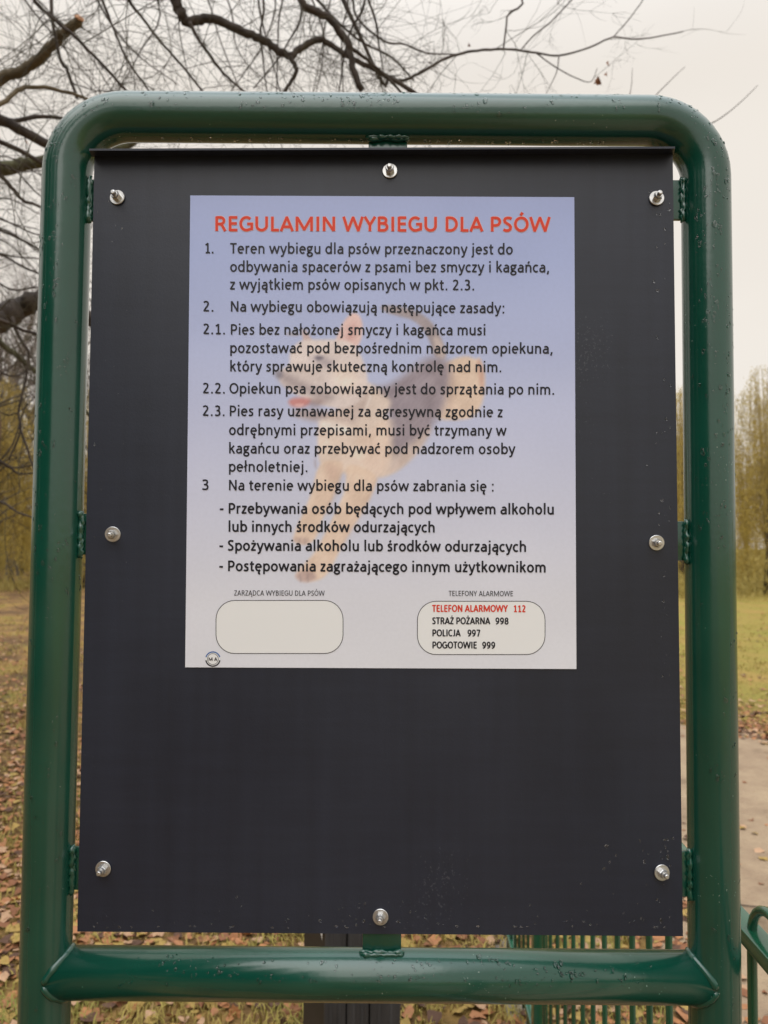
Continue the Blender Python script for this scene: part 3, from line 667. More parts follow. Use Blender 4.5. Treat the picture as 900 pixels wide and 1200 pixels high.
for (z, w_, h_) in ((ZR, .027, .018), (.13, .027, .018)):
    ends = sorted(posts)
    for y0, y1 in zip(ends[:-1], ends[1:]):
        y0 += .021; y1 -= .021; m = MB()
        vs = []
        for y in (y0, y1):
            for dx, dz in ((-w_/2, -h_), (w_/2, -h_), (w_/2, 0), (-w_/2, 0)): vs.append(Vector((fx(y)+dx, y, z+dz))-fo)
        m.add(vs, [(0, 1, 2, 3), (7, 6, 5, 4), (0, 4, 5, 1), (1, 5, 6, 2), (2, 6, 7, 3), (3, 7, 4, 0)]); bevel(m.build('rail', M['fence'], fe), .002)
for y in posts:
    m = MB(); p = Vector((fx(y), y, 0))-fo; m.box(p.x-.021, p.x+.021, p.y-.021, p.y+.021, 0, 1.25); m.box(p.x-.023, p.x+.023, p.y-.023, p.y+.023, 1.2505, 1.258)
    bevel(m.build('fence_post', M['fence'], fe), .002)

# ================================================================== LITTER BIN
M['bin'] = noise_mat('weathered dark slat', [(.3, (.030, .030, .032)), (.7, (.065, .065, .068))], 6, rough=.55, bump=.3, bscale=60, bdist=.002, stretch=(6, 6, .5))
M['bin_brown'] = noise_mat('brown black steel', [(.3, (.022, .019, .018)), (.7, (.038, .033, .031))], 4, rough=.5)
M['sticker'] = mat('white sticker', (.62, .62, .60), .4)
bc = at(408, 1150, 2.12); bi = empty('litter_bin', (bc.x, 2.25, 0), R(0)); tag(bi, 'dark grey ribbed litter bin standing behind the notice board', 'litter bin')
# corner nearest to the camera is at bin-space C0; left face turns away to the left, slatted face to the right
C0 = Vector((at(380, 1150, 2.12).x-bc.x, -.13)); e1 = Vector((math.cos(R(8)), math.sin(R(8)))); e2 = Vector((-math.cos(R(61)), math.sin(R(61))))
Wd = .215; Dp = .155
def quadprism(m, p, q, r, s, z0, z1):
    m.add([(p.x, p.y, z0), (q.x, q.y, z0), (r.x, r.y, z0), (s.x, s.y, z0), (p.x, p.y, z1), (q.x, q.y, z1), (r.x, r.y, z1), (s.x, s.y, z1)],
          [(0, 3, 2, 1), (4, 5, 6, 7), (0, 1, 5, 4), (1, 2, 6, 5), (2, 3, 7, 6), (3, 0, 4, 7)])
m = MB(); i_ = .004
quadprism(m, C0+e1*i_+e2*i_, C0+e1*(Wd-i_)+e2*i_, C0+e1*(Wd-i_)+e2*(Dp+.0), C0+e1*i_+e2*(Dp), .04, .98); m.build('bin_body', M['bin_brown'], bi, smooth=False)
for k, (a0, a1, pr) in enumerate(((.0, .060, .0), (.063, .123, .006), (.127, .213, .003))):
    m = MB(); n1 = Vector((e1.y, -e1.x))
    quadprism(m, C0+e1*a0+n1*(.012+pr), C0+e1*a1+n1*(.012+pr), C0+e1*a1-n1*.001, C0+e1*a0-n1*.001, .06, .96); bevel(m.build('slat', M['bin'], bi), .003)
    for j in range(2):
        aa = a0+(a1-a0)*(.3+.4*j); m2 = MB(); quadprism(m2, C0+e1*(aa-.004)+n1*(.0135+pr), C0+e1*(aa+.004)+n1*(.0135+pr), C0+e1*(aa+.004)+n1*(.0121+pr), C0+e1*(aa-.004)+n1*(.0121+pr), .07, .95)
        rb = m2.build('rib', M['bin'], bi, smooth=False)
m = MB(); quadprism(m, C0-e1*.01-e2*.01, C0+e1*(Wd+.01)-e2*.01, C0+e1*(Wd+.01)+e2*(Dp+.01), C0-e1*.01+e2*(Dp+.01), .985, 1.03); bevel(m.build('lid', M['bin_brown'], bi), .006)
n2 = Vector((-e2.y, e2.x)); n2 = n2 if n2.dot(Vector((0, -1))) > 0 else -n2
m = MB(); zc = at(380, 1102, 2.13).z
pa = C0+e2*.012+n2*.002; pb = C0+e2*.085+n2*.002
m.add([(pa.x, pa.y, zc), (pa.x, pa.y, zc+.12), (pb.x, pb.y, zc+.12), (pb.x, pb.y, zc+.075)], [(0, 1, 2, 3)]); m.build('sticker', M['sticker'], bi, smooth=False)

# ================================================================== GROUND
def gz(x, y):
    return (np.sin(x*1.7+y*.6)*.010+np.sin(y*2.3-x*.8+1.3)*.008+np.sin(x*.31+2)*np.sin(y*.27)*.05)
gx = np.concatenate([-np.geomspace(600, 6, 40), np.linspace(-5.8, 5.8, 120), np.geomspace(6, 600, 40)])
gy = np.concatenate([-np.geomspace(600, 3, 30), np.linspace(-2.9, 12, 150), np.geomspace(12.2, 800, 50)])
XX, YY = np.meshgrid(gx, gy); far = np.clip((30-np.hypot(XX, YY))/20, 0, 1)
ZZ = gz(XX, YY)*far-.02
def pathedge(x, y):      # >0 on the path
    e1_ = (x-(1.10+.13*(y-3)))+.05*np.sin(y*5)+.03*np.sin(y*11+1)
    e2_ = (7.5-.30*x-y)+.16*np.sin(x*3.1)+.10*np.sin(x*8+y*3)+.07*np.sin(x*17-y*9)
    return np.minimum(e1_, e2_)
a, b = np.meshgrid(np.arange(len(gx)-1), np.arange(len(gy)-1)); a = (b*len(gx)+a).ravel()
def ground_mat():
    m = mat('leaf strewn grass', rough=.9, spec=.2); N, L, b = nodes(m)
    t = N('ShaderNodeTexCoord')
    def nz(s, d=5, r=.6):
        n = N('ShaderNodeTexNoise'); n.inputs['Scale'].default_value = s; n.inputs['Detail'].default_value = d; n.inputs['Roughness'].default_value = r; L(t.outputs['Object'], n.inputs['Vector']); return n
    n1 = nz(1.1); r1 = N('ShaderNodeValToRGB'); e = r1.color_ramp.elements; e.new(.5); e.new(.6)
    for i, (p, c) in enumerate(((.32, (.085, .052, .030)), (.48, (.20, .12, .055)), (.60, (.31, .20, .065)), (.72, (.20, .18, .045)))): e[i].position = p; e[i].color = (*c, 1)
    L(n1.outputs[0], r1.inputs[0])
    n2 = nz(22, 6, .75); r2 = N('ShaderNodeValToRGB'); r2.color_ramp.elements[0].position = .3; r2.color_ramp.elements[0].color = (.35, .33, .32, 1); r2.color_ramp.elements[1].position = .7; r2.color_ramp.elements[1].color = (1.45, 1.4, 1.3, 1)
    L(n2.outputs[0], r2.inputs[0])
    mx = N('ShaderNodeMix'); mx.data_type = 'RGBA'; mx.blend_type = 'MULTIPLY'; mx.inputs['Factor'].default_value = .8; L(r1.outputs[0], mx.inputs['A']); L(r2.outputs[0], mx.inputs['B']); L(mx.outputs['Result'], b.inputs['Base Color'])
    # greener, straw-yellow meadow right of the path and far off
    sx = N('ShaderNodeSeparateXYZ'); L(t.outputs['Object'], sx.inputs[0]); gx_ = N('ShaderNodeMapRange'); gx_.inputs[1].default_value = 1.5; gx_.inputs[2].default_value = 4.5; L(sx.outputs['X'], gx_.inputs[0])
    n4 = nz(.9); r4 = N('ShaderNodeValToRGB'); r4.color_ramp.elements[0].position = .35; r4.color_ramp.elements[0].color = (.36, .25, .075, 1); r4.color_ramp.elements[1].position = .65; r4.color_ramp.elements[1].color = (.28, .26, .055, 1); L(n4.outputs[0], r4.inputs[0])
    m4 = N('ShaderNodeMix'); m4.data_type = 'RGBA'; L(gx_.outputs[0], m4.inputs['Factor']); L(mx.outputs['Result'], m4.inputs['A'])
    m5 = N('ShaderNodeMix'); m5.data_type = 'RGBA'; m5.blend_type = 'MULTIPLY'; m5.inputs['Factor'].default_value = .6; L(r4.outputs[0], m5.inputs['A']); L(r2.outputs[0], m5.inputs['B']); L(m5.outputs['Result'], m4.inputs['B']); L(m4.outputs['Result'], b.inputs['Base Color'])
    bp = N('ShaderNodeBump'); bp.inputs['Strength'].default_value = .8; bp.inputs['Distance'].default_value = .03; n3 = nz(30, 6, .7); L(n3.outputs[0], bp.inputs['Height']); L(bp.outputs[0], b.inputs['Normal'])
    return m
g = np_mesh('ground', np.stack([XX, YY, ZZ], -1).reshape(-1, 3), np.stack([a, a+1, a+1+len(gx), a+len(gx)], 1), ground_mat(), smooth=True); tag(g, 'grass and bare soil strewn with fallen leaves', kind='structure')
# dirt path: its own sheet just above the ground
M['path'] = noise_mat('trodden sandy dirt', [(.28, (.17, .12, .075)), (.45, (.30, .215, .14)), (.70, (.41, .31, .20))], 2.6, rough=.9, detail=10, bump=.9, bscale=22, bdist=.03)
pxg = np.concatenate([np.linspace(.45, 6, 110), np.geomspace(6.1, 60, 20)]); pyg = np.linspace(-4, 7.4, 190)
X2, Y2 = np.meshgrid(pxg, pyg); keep = pathedge(X2, Y2)
Z2 = gz(X2, Y2)*np.clip((30-np.hypot(X2, Y2))/20, 0, 1)-.02+np.clip(keep*.08, -.012, .008)
a, b = np.meshgrid(np.arange(len(pxg)-1), np.arange(len(pyg)-1)); ok = ((keep[:-1, :-1] > -.12) & (keep[1:, 1:] > -.12)).ravel(); a = (b*len(pxg)+a).ravel()[ok]
pt = np_mesh('dirt_path', np.stack([X2, Y2, Z2], -1).reshape(-1, 3), np.stack([a, a+1, a+1+len(pxg), a+len(pxg)], 1), M['path'], smooth=True); tag(pt, 'bare sandy dirt path', kind='structure')
# a thin crack across the path
M['dark_soil'] = mat('dark soil', (.035, .024, .016), .95)
m = MB(); q = random.Random(3); L0 = []; L1 = []
for i in range(60):
    x = 1.25+i*.055; y = 3.34+.03*math.sin(i*.4)+q.uniform(-.012, .012)+.012*i*.055; z = float(gz(np.float64(x), np.float64(y)))-.0075; wv = q.uniform(.002, .008)
    L0.append((x, y-wv, z)); L1.append((x, y+wv, z+.001))
m.add(L0+L1, [(i, i+1, 60+i+1, 60+i) for i in range(59)]); ck = m.build('soil_crack', M['dark_soil'], pt)
# kerb strip of thin concrete along the fence
M['kerb'] = noise_mat('old concrete', [(.3, (.20, .17, .14)), (.7, (.32, .28, .23))], 12, rough=.9, bump=.4, bscale=60, bdist=.004)
m = MB(); vs = []
for y in (-.3, 4.4):
    for dx, z in ((-.055, -.06), (.015, -.06), (.015, .03), (-.055, .03)): vs.append((fx(y)+dx, y, z))
m.add(vs, [(0, 1, 2, 3), (7, 6, 5, 4), (0, 4, 5, 1), (1, 5, 6, 2), (2, 6, 7, 3), (3, 7, 4, 0)]); tag(bevel(m.build('kerb', M['kerb']), .006), 'narrow concrete edging under the green fence', kind='structure')

# leaves on the ground
def leaf_mats():
    cols = [(.36, .165, .075), (.22, .095, .045), (.44, .27, .16), (.36, .24, .07), (.10, .052, .032), (.38, .17, .07)]
    return [noise_mat('dead leaf', [(.3, tuple(v*.8 for v in c)), (.7, tuple(v*1.2 for v in c))], 40, rough=.7, coord='Object') for c in cols]
LM = leaf_mats()
outline = [(0, -.52), (.16, -.40), (.34, -.30), (.30, -.12), (.48, .02), (.30, .14), (.28, .32), (.10, .34), (0, .55), (-.12, .34), (-.30, .30), (-.28, .12), (-.46, -.02), (-.30, -.14), (-.32, -.32), (-.14, -.38)]
oval = [(0, -.5), (.14, -.36), (.24, -.12), (.25, .1), (.15, .34), (0, .52), (-.15, .34), (-.25, .1), (-.24, -.12), (-.14, -.36)]
def leaf_mesh(ol, seed, mt):
    q = random.Random(seed); cx, cy = q.uniform(-.9, .9), q.uniform(-.7, .7); m = MB(); st = Vector((0, 0, .02))
    z = lambda x, y: cx*x*x+cy*y*y+.12*math.sin(6*x+seed)+.06
    vs = [(0, 0, z(0, 0)-.05)]+[(x, y, z(x, y)+q.uniform(-.03, .03)) for x, y in ol]
    vs += [(.012, -.5, z(0, -.5)), (-.012, -.5, z(0, -.5)), (0.03, -.85, z(0, -.5)+.03)]
    n = len(ol); m.add(vs, [(0, i+1, (i+1) % n+1) for i in range(n)]+[(n+1, n+3, n+2)]); return m.mesh('leaf', mt, smooth=False)
LMESH = [leaf_mesh(outline if i % 2 else oval, i, LM[i % len(LM)]) for i in range(12)]
q = random.Random(21); n_ = 0
# the leaves that show one by one: near the stand, left of it, under the crossbar, on the path's rim
while n_ < 290:
    y = 2.35+abs(q.gauss(0, 1.3)); px = q.uniform(-60, 960); x = (px-450)/870*y
    pyx = 638+870*1.6/y
    if not (px < 60 or pyx > 1085 or px > 790): continue
    if abs(x-fx(y)) < .05 or (x > .66 and q.random() < .9): continue
    z = float(gz(np.float64(x), np.float64(y)))-.012
    o = bpy.data.objects.new('leaf', LMESH[q.randrange(12)]); C.objects.link(o); o.parent = g
    s = q.uniform(.035, .08); o.location = (x, y, z); o.scale = (s, s, s); o.rotation_euler = (q.gauss(0, .35), q.gauss(0, .35), q.uniform(0, 6.3)); n_ += 1
def scatter(name, count, seed, fn, region, size, mats_, parent=None):
    rg = np.random.RandomState(seed); objs = []
    x, y = region(rg, count)
    s = rg.uniform(size[0], size[1], len(x)); rz = rg.uniform(0, 6.28, len(x)); tx = rg.normal(0, .45, len(x)); ty = rg.normal(0, .45, len(x))
    base = np.array(fn, float); k = len(base)
    c, sn = np.cos(rz), np.sin(rz)
    bx = base[:, 0][None]*s[:, None]; by = base[:, 1][None]*s[:, None]; bz = base[:, 2][None]*s[:, None]
    bz = bz+bx*tx[:, None]+by*ty[:, None]
    Xv = x[:, None]+bx*c[:, None]-by*sn[:, None]; Yv = y[:, None]+bx*sn[:, None]+by*c[:, None]
    Zv = (gz(x, y)*np.clip((30-np.hypot(x, y))/20, 0, 1)-.012)[:, None]+np.abs(bz)
    V = np.stack([Xv, Yv, Zv], -1).reshape(-1, 3); F = (np.arange(len(x))[:, None]*k+np.arange(k)[None])
    o = np_mesh(name, V, F, mats_[0], parent)
    for m_ in mats_[1:]: o.data.materials.append(m_)
    o.data.polygons.foreach_set('material_index', rg.randint(0, len(mats_), len(o.data.polygons)).astype(np.int32)); return o
def reg_leaf(rg, n):
    y = 1.0+rg.exponential(5.5, n); x = rg.uniform(-1, 1, n)*(y*.75+1.5)
    k_ = n//8; x[:k_] = rg.uniform(1.2, 6, k_); y[:k_] = 7.5-.3*x[:k_]+rg.normal(.05, .33, k_); ok = (pathedge(x, y) < .03) | ((rg.rand(n) < .04) | (pathedge(x, y) < .35) & (rg.rand(n) < .5)); ok &= y < 34
    cl = np.sin(x*1.9+np.sin(y*1.3))+np.sin(y*2.1-x)*.8+rg.normal(0, .7, n); ok &= cl > -.6; ok &= (x < 2.5) | (rg.rand(n) < .35) | (y < 8)
    return x[ok], y[ok]
lf = [(0, -.5, .0), (.3, -.25, .05), (.38, .1, .12), (.12, .42, .03), (-.2, .4, .1), (-.4, .05, .02), (-.26, -.3, .1)]
ll = scatter('leaf_litter', 66000, 5, lf, reg_leaf, (.022, .068), LM); tag(ll, 'brown fallen leaves carpeting the ground', 'leaves', kind='stuff')
# grass: tufts of bent blades
M['grass'] = noise_mat('straw grass', [(.3, (.36, .25, .09)), (.5, (.34, .27, .07)), (.7, (.16, .19, .04))], 1.4, rough=.8)
def grass(name, n, seed, hmin, hmax, region, mt):
    rg = np.random.RandomState(seed); x, y = region(rg, n); n = len(x)
    h = rg.uniform(hmin, hmax, n); a = rg.uniform(0, 6.28, n); le = rg.uniform(.2, 1.3, n)*h; w_ = rg.uniform(.0012, .0026, n)*(1+y*.12)
    dx, dy = np.cos(a), np.sin(a); z = gz(x, y)*np.clip((30-np.hypot(x, y))/20, 0, 1)-.022
    V = np.stack([np.stack([x-dy*w_, y+dx*w_, z], 1), np.stack([x+dy*w_, y-dx*w_, z], 1),
                  np.stack([x+dx*le*.4+dy*w_*.8, y+dy*le*.4-dx*w_*.8, z+h*.65], 1), np.stack([x+dx*le*.4-dy*w_*.8, y+dy*le*.4+dx*w_*.8, z+h*.65], 1),
                  np.stack([x+dx*le, y+dy*le, z+h*.8], 1)], 1).reshape(-1, 3)
    i = np.arange(n)*5; F = np.concatenate([np.stack([i, i+1, i+2, i+3], 1), np.stack([i+3, i+2, i+4, i+4], 1)])
    F3 = np.concatenate([np.stack([i, i+1, i+2], 1), np.stack([i, i+2, i+3], 1), np.stack([i+3, i+2, i+4], 1)])
    return tag(np_mesh(name, V, F3, mt), 'straw yellow and olive grass tufts', 'grass', kind='stuff')
def reg_grass(rg, n):
    c = n//14; cy = 1.2+rg.exponential(5.0, c); cx = rg.uniform(-1, 1, c)*(cy*.7+1.2)
    x = (cx[:, None]+rg.normal(0, .035, (c, 14))*(1+cy[:, None]*.1)).ravel(); y = (cy[:, None]+rg.normal(0, .035, (c, 14))*(1+cy[:, None]*.1)).ravel()
    cl = np.sin(x*1.9+np.sin(y*1.3))+np.sin(y*2.1-x)*.8
    ok = (pathedge(x, y) < -.08) & (y < 30) & ((cl < .5) | (rg.rand(len(x)) < .2)); return x[ok], y[ok]
grass('grass', 140000, 8, .02, .06, reg_grass, M['grass'])

# ================================================================== THE NEAR BARE TREE
def smooth_line(pts, sub=5):
    P_ = [Vector(p) for p in pts]; out = []
    P_ = [P_[0]*2-P_[1]]+P_+[P_[-1]*2-P_[-2]]
    for i in range(1, len(P_)-2):
        for k in range(sub):
            t = k/sub; a, b, c, d = P_[i-1], P_[i], P_[i+1], P_[i+2]
            out.append(.5*((2*b)+(-a+c)*t+(2*a-5*b+4*c-d)*t*t+(-a+3*b-3*c+d)*t*t*t))
    out.append(P_[-2]); return out
nt_ = empty('bare_tree', (-6.2, 5.6, 0)); tag(nt_, 'large leafless tree whose branches and twigs hang over the notice board', 'tree')
TO = Vector((-6.2, 5.6, 0)); qt = random.Random(77)
trunk = smooth_line([(-6.2, 5.6, -.1), (-6.15, 5.6, 1.5), (-6.3, 5.65, 3.5), (-6.1, 5.6, 5.6), (-5.6, 5.5, 8.0), (-5.0, 5.6, 10.5), (-4.9, 5.5, 12.5)])
m = MB(); kk = len(trunk); m.tube([p-TO for p in trunk], [.30-.24*(i/(kk-1))**.9 for i in range(kk)], 18); m.build('trunk', M['bark'], nt_)
sources = []
def limb(pix, Y0, Y1, r0, r1, pre=None, mt='bark', sub=5, post=None, src=True, wob=.0, name='limb', cut=None):
    n = len(pix); pts = list(pre or [])
    pp = [at(x, y, Y0+(Y1-Y0)*i/max(1, n-1)) for i, (x, y) in enumerate(pix)]
    pts = [Vector(p) for p in pts]+pp+[Vector(p) for p in (post or [])]
    sl = smooth_line(pts, sub); k = len(sl); ntp = len(pre or [])
    seen0 = ntp*sub
    r = []
    for i in range(k):
        if i < seen0: t = i/max(1, seen0); r.append(r0*(1+.7*(1-t)))
        else: t = (i-seen0)/max(1, k-1-seen0); r.append(r0+(r1-r0)*t)
    sl = [p+Vector((qt.gauss(0, 1), qt.gauss(0, 1), qt.gauss(0, 1)))*rr*.15 for p, rr in zip(sl, r)]
    m = MB(); m.tube([p-TO for p in sl], [rr*qt.uniform(.93, 1.08) for rr in r], 10 if r0 > .012 else 6); o = m.build(name, M[mt], nt_)
    if src:
        for i in range(1, k):
            if i >= seen0-4: sources.append((sl[i], (sl[i]-sl[i-1]).normalized(), r[i]))
    if cut:
        d = (sl[-1]-sl[-2]).normalized(); m = MB(); m.tube([sl[-1]-TO, sl[-1]+d*.004-TO], [r[-1]*1.08, r[-1]*1.02], 12); m.build('sawn_face', M['cutwood'], o)
    return sl
T = lambda z, dx=0: Vector((-6.1+dx, 5.6, z))
limb([(-60, 128), (0, 93), (22, 84), (45, 70), (60, 54), (76, 38), (94, 23)], 4.3, 4.0, .030, .026, [T(3.6), (-4.6, 5.0, 4.2)], 'bark_tan', cut=True)
limb([(-60, 110), (0, 140), (50, 166), (110, 190), (180, 240), (270, 300)], 4.2, 4.6, .036, .015, [T(4.2), (-4.6, 5.0, 4.7)], 'bark')
limb([(-70, 150), (0, 122), (20, 106), (45, 102), (92, 112), (140, 135)], 3.6, 3.9, .014, .007, [T(3.3), (-4.2, 4.6, 3.9)], 'bark_tan')
limb([(-60, 140), (0, 166), (45, 188), (120, 240), (200, 330)], 3.9, 4.3, .016, .007, [T(4.0), (-4.4, 5, 4.4)], 'bark')
limb([(-60, 210), (0, 199), (45, 190), (130, 178), (180, 150)], 6.0, 6.3, .070, .03, [T(3.2)], 'bark_green')
limb([(-10, 148), (22, 141), (60, 137), (120, 150)], 4.4, 4.6, .015, .01, [(-3.3, 4.8, 4.0)], 'bark')
limb([(-40, 165), (0, 205), (16, 222), (27, 235), (48, 243), (90, 270)], 3.4, 3.5, .012, .006, [T(4.1), (-3.8, 4.8, 4.2)], 'bark')
limb([(-50, 250), (0, 270), (45, 292), (105, 340)], 4.4, 4.6, .010, .005, [T(3.2), (-4, 5, 3.6)], 'bark')
limb([(-50, 275), (0, 298), (45, 320), (105, 330)], 4.8, 5.0, .011, .006, [T(3.1), (-4.2, 5.2, 3.6)], 'bark')
limb([(-70, 402), (0, 372), (18, 362), (42, 352), (70, 356), (110, 375), (200, 400)], 5.2, 5.6, .095, .05, [T(2.3)], 'bark')
limb([(-50, 366), (0, 375), (18, 383), (42, 391), (100, 400)], 3.4, 3.6, .010, .006, [T(3.0), (-3.6, 4.6, 3.1)], 'bark')
limb([(14, 372), (22, 395), (33, 412), (31, 440), (22, 480), (24, 505), (10, 540)], 3.9, 3.9, .009, .005, None, 'bark')
limb([(-60, 360), (0, 401), (42, 436), (110, 490)], 4.2, 4.5, .020, .012, [T(3.4), (-4.6, 5, 3.4)], 'bark_green')
limb([(-20, 530), (8, 545), (22, 555), (42, 554)], 4.4, 4.5, .010, .005, [(-2.9, 4.5, 2.4)], 'bark')
limb([(-30, 595), (0, 588), (20, 600), (40, 607)], 4.0, 4.0, .008, .004, [(-2.9, 4.3, 2.0)], 'bark')
limb([(22, 500), (30, 520), (40, 550), (60, 590)], 3.9, 3.9, .007, .004, None, 'bark')
limb([(0, 540), (15, 520), (25, 490), (34, 465)], 4.6, 4.6, .006, .003, None, 'bark')
# limbs entering from above
limb([(190, -60), (205, 0), (213, 18), (222, 26), (245, 22), (275, 33), (300, 43), (322, 56), (340, 66), (352, 56), (375, 46), (392, 56), (420, 72), (452, 88), (490, 112)], 4.0, 4.2, .030, .012, [T(6.6), (-4.6, 5.2, 6.4), (-2.6, 4.4, 6.1)], 'bark')
limb([(340, 67), (347, 80), (346, 88), (335, 105), (325, 125)], 4.08, 4.1, .014, .008, None, 'bark')
limb([(330, -70), (352, -2), (368, 12), (385, 20), (398, 36), (408, 52), (413, 75), (420, 98), (424, 106)], 3.7, 3.8, .020, .017, [T(7.4), (-4.4, 5.2, 7.4), (-2.2, 4.4, 6.6)], 'bark')
limb([(385, 18), (405, 50), (430, 70), (455, 92), (480, 120)], 3.8, 4.0, .012, .006, None, 'bark')
limb([(222, 26), (232, 45), (248, 68), (264, 88), (285, 106), (310, 130)], 4.0, 4.1, .010, .005, None, 'bark')
limb([(30, -30), (42, 3), (75, 32), (110, 65), (145, 103), (180, 140)], 3.2, 3.3, .009, .006, [T(6.0), (-4, 4.6, 6.0), (-2.2, 3.6, 4.8)], 'bark')
limb([(140, -30), (152, 2), (170, 25), (185, 45), (202, 64), (235, 104), (250, 130)], 3.4, 3.5, .008, .005, [T(6.6), (-3.8, 4.8, 6.6), (-1.7, 3.7, 5.2)], 'bark')
limb([(110, -30), (120, 0), (138, 45), (150, 72), (172, 103), (190, 130)], 3.6, 3.7, .008, .005, [T(6.4), (-3.9, 4.8, 6.5), (-1.9, 3.9, 5.3)], 'bark')
limb([(60, -20), (68, 60), (80, 85), (90, 115)], 4.0, 4.0, .010, .008, [(-1.9, 4.2, 5.6)], 'bark')
limb([(345, -30), (372, 0), (395, 25), (425, 50), (460, 68), (485, 95)], 4.4, 4.6, .010, .005, [T(7.6), (-4, 5.2, 7.6), (-1.4, 4.8, 6.2)], 'bark')
limb([(400, -30), (418, 20), (450, 48), (474, 52), (500, 62), (540, 64)], 5.0, 5.2, .010, .005, [(-1.0, 5.2, 6.4)], 'bark')
limb([(440, 82), (456, 90), (473, 94), (495, 84), (520, 70), (548, 61), (575, 58), (600, 58), (630, 62), (655, 65), (690, 56), (718, 44), (745, 46), (775, 42), (800, 37)], 4.2, 4.8, .010, .0035, [(-.55, 4.1, 5.4)], 'bark')
limb([(593, -25), (594, 20), (590, 57)], 4.5, 4.5, .007, .005, [(-.6, 5, 6.6)], 'bark')
limb([(690, -20), (668, 2), (645, 26), (625, 42), (611, 58)], 4.5, 4.5, .004, .004, None, 'bark')
limb([(718, 44), (735, 25), (750, 5), (765, -20)], 4.7, 4.8, .004, .003, None, 'bark')
limb([(628, 62), (650, 78), (672, 90), (692, 96), (700, 80)], 4.5, 4.4, .004, .002, None, 'bark')
limb([(655, 65), (652, 85), (640, 110)], 4.5, 4.4, .004, .002, None, 'bark')
limb([(492, 113), (540, 128), (610, 135), (690, 139), (764, 136), (826, 148)], 4.2, 4.42, .011, .003, None, 'bark', src=False)
limb([(764, 134), (764, 118), (785, 95), (803, 78)], 4.4, 4.5, .004, .0015, None, 'bark', src=False)
limb([(826, 148), (842, 140), (862, 125), (880, 108), (888, 100)], 4.4, 4.5, .004, .0015, None, 'bark', src=False)
limb([(733, 137), (736, 120), (740, 100), (741, 80)], 4.4, 4.5, .003, .0015, None, 'bark', src=False)
for k in range(20):                                                      # more secondary branches criss-crossing up left
    x0 = qt.uniform(-60, 470); x1 = x0+qt.uniform(-60, 130); y0 = qt.uniform(-60, 10); Yd = qt.uniform(3.4, 6.5)
    limb([(x0, y0), (x0*.6+x1*.4+qt.gauss(0, 10), y0*.55+60), (x1, qt.uniform(95, 150))], Yd, Yd+.3, qt.uniform(.004, .008), .003,
         [at(x0-80, y0-160, Yd+.2)], 'bark')
for k in range(14):
    y0 = qt.uniform(130, 560); Yd = qt.uniform(3.5, 6.5)
    limb([(-50, y0-qt.uniform(-20, 60)), (10, y0), (60, y0+qt.uniform(-40, 70)), (110, y0+qt.uniform(-60, 120))], Yd, Yd+.3, qt.uniform(.004, .008), .003, None, 'bark')
# fine twigs, one mass
TW = MB()
def twig(p, d, ln, r, depth):
    n = 6 if depth else 7; pts = [p]; rr = [r]; bend = Vector((qt.gauss(0, 1), qt.gauss(0, 1), qt.gauss(0, 1)-.25))*.17; dd = d.copy(); kids = []
    for i in range(n):
        dd = (dd+bend+Vector((qt.gauss(0, 1), qt.gauss(0, 1), qt.gauss(0, 1)))*.09).normalized()
        p = p+dd*ln/n; pts.append(p); rr.append(r*(1-.7*(i+1)/n)); kids.append((p, dd.copy()))
    TW.tube([x-TO for x in pts], rr, 3, cap=False)
    if depth > 0:
        for _ in range(qt.randint(3, 6)):
            a, b = kids[qt.randrange(len(kids))]; v = Vector((qt.gauss(0, 1), qt.gauss(0, .8), qt.gauss(0, 1))).normalized()
            twig(a, (b*.6+v*.8).normalized(), ln*qt.uniform(.35, .7), r*.6, depth-1)
def pix_of(p):
    v = ROT.transposed() @ (p-Vector((0, 0, CAM_H)))
    return (450+FPX*v.x/-v.z, 600-FPX*v.y/-v.z) if v.z < -.1 else (9999, 9999)
cand = []
for (p, d, r) in sources:
    x, y = pix_of(p)
    if x > 830: continue
    dens = 1.0 if x < 480 else (.55 if x < 620 else .22)
    cand.append((p, d, r, dens))
for i in range(420):
    p, d, r, dens = cand[qt.randrange(len(cand))]
    if qt.random() > dens: continue
    v = Vector((qt.gauss(0, 1), qt.gauss(0, .7), qt.gauss(-.1, 1))).normalized()
    twig(p, (d*.5+v).normalized(), qt.uniform(.25, .95)*(1 if dens > .3 else .55), min(.0028, max(.0016, r*.38)), 2 if qt.random() < .5 else 1)
tag(TW.build('twigs', M['twig'], nt_), kind='stuff')
# a few dead leaves still hanging on the right twig
for (px, py, s, Yd) in ((700, 94, .06, 4.4), (712, 75, .035, 4.45), (710, 88, .03, 4.4), (549, 52, .03, 4.4), (31, 167, .05, 4.1)):
    o = bpy.data.objects.new('dead_leaf', LMESH[1 if px != 31 else 0]); C.objects.link(o); o.parent = nt_; o.location = at(px, py, Yd)-TO; o.scale = (s, s, s); o.rotation_euler = (1.3, qt.uniform(0, 1), qt.uniform(0, 3))

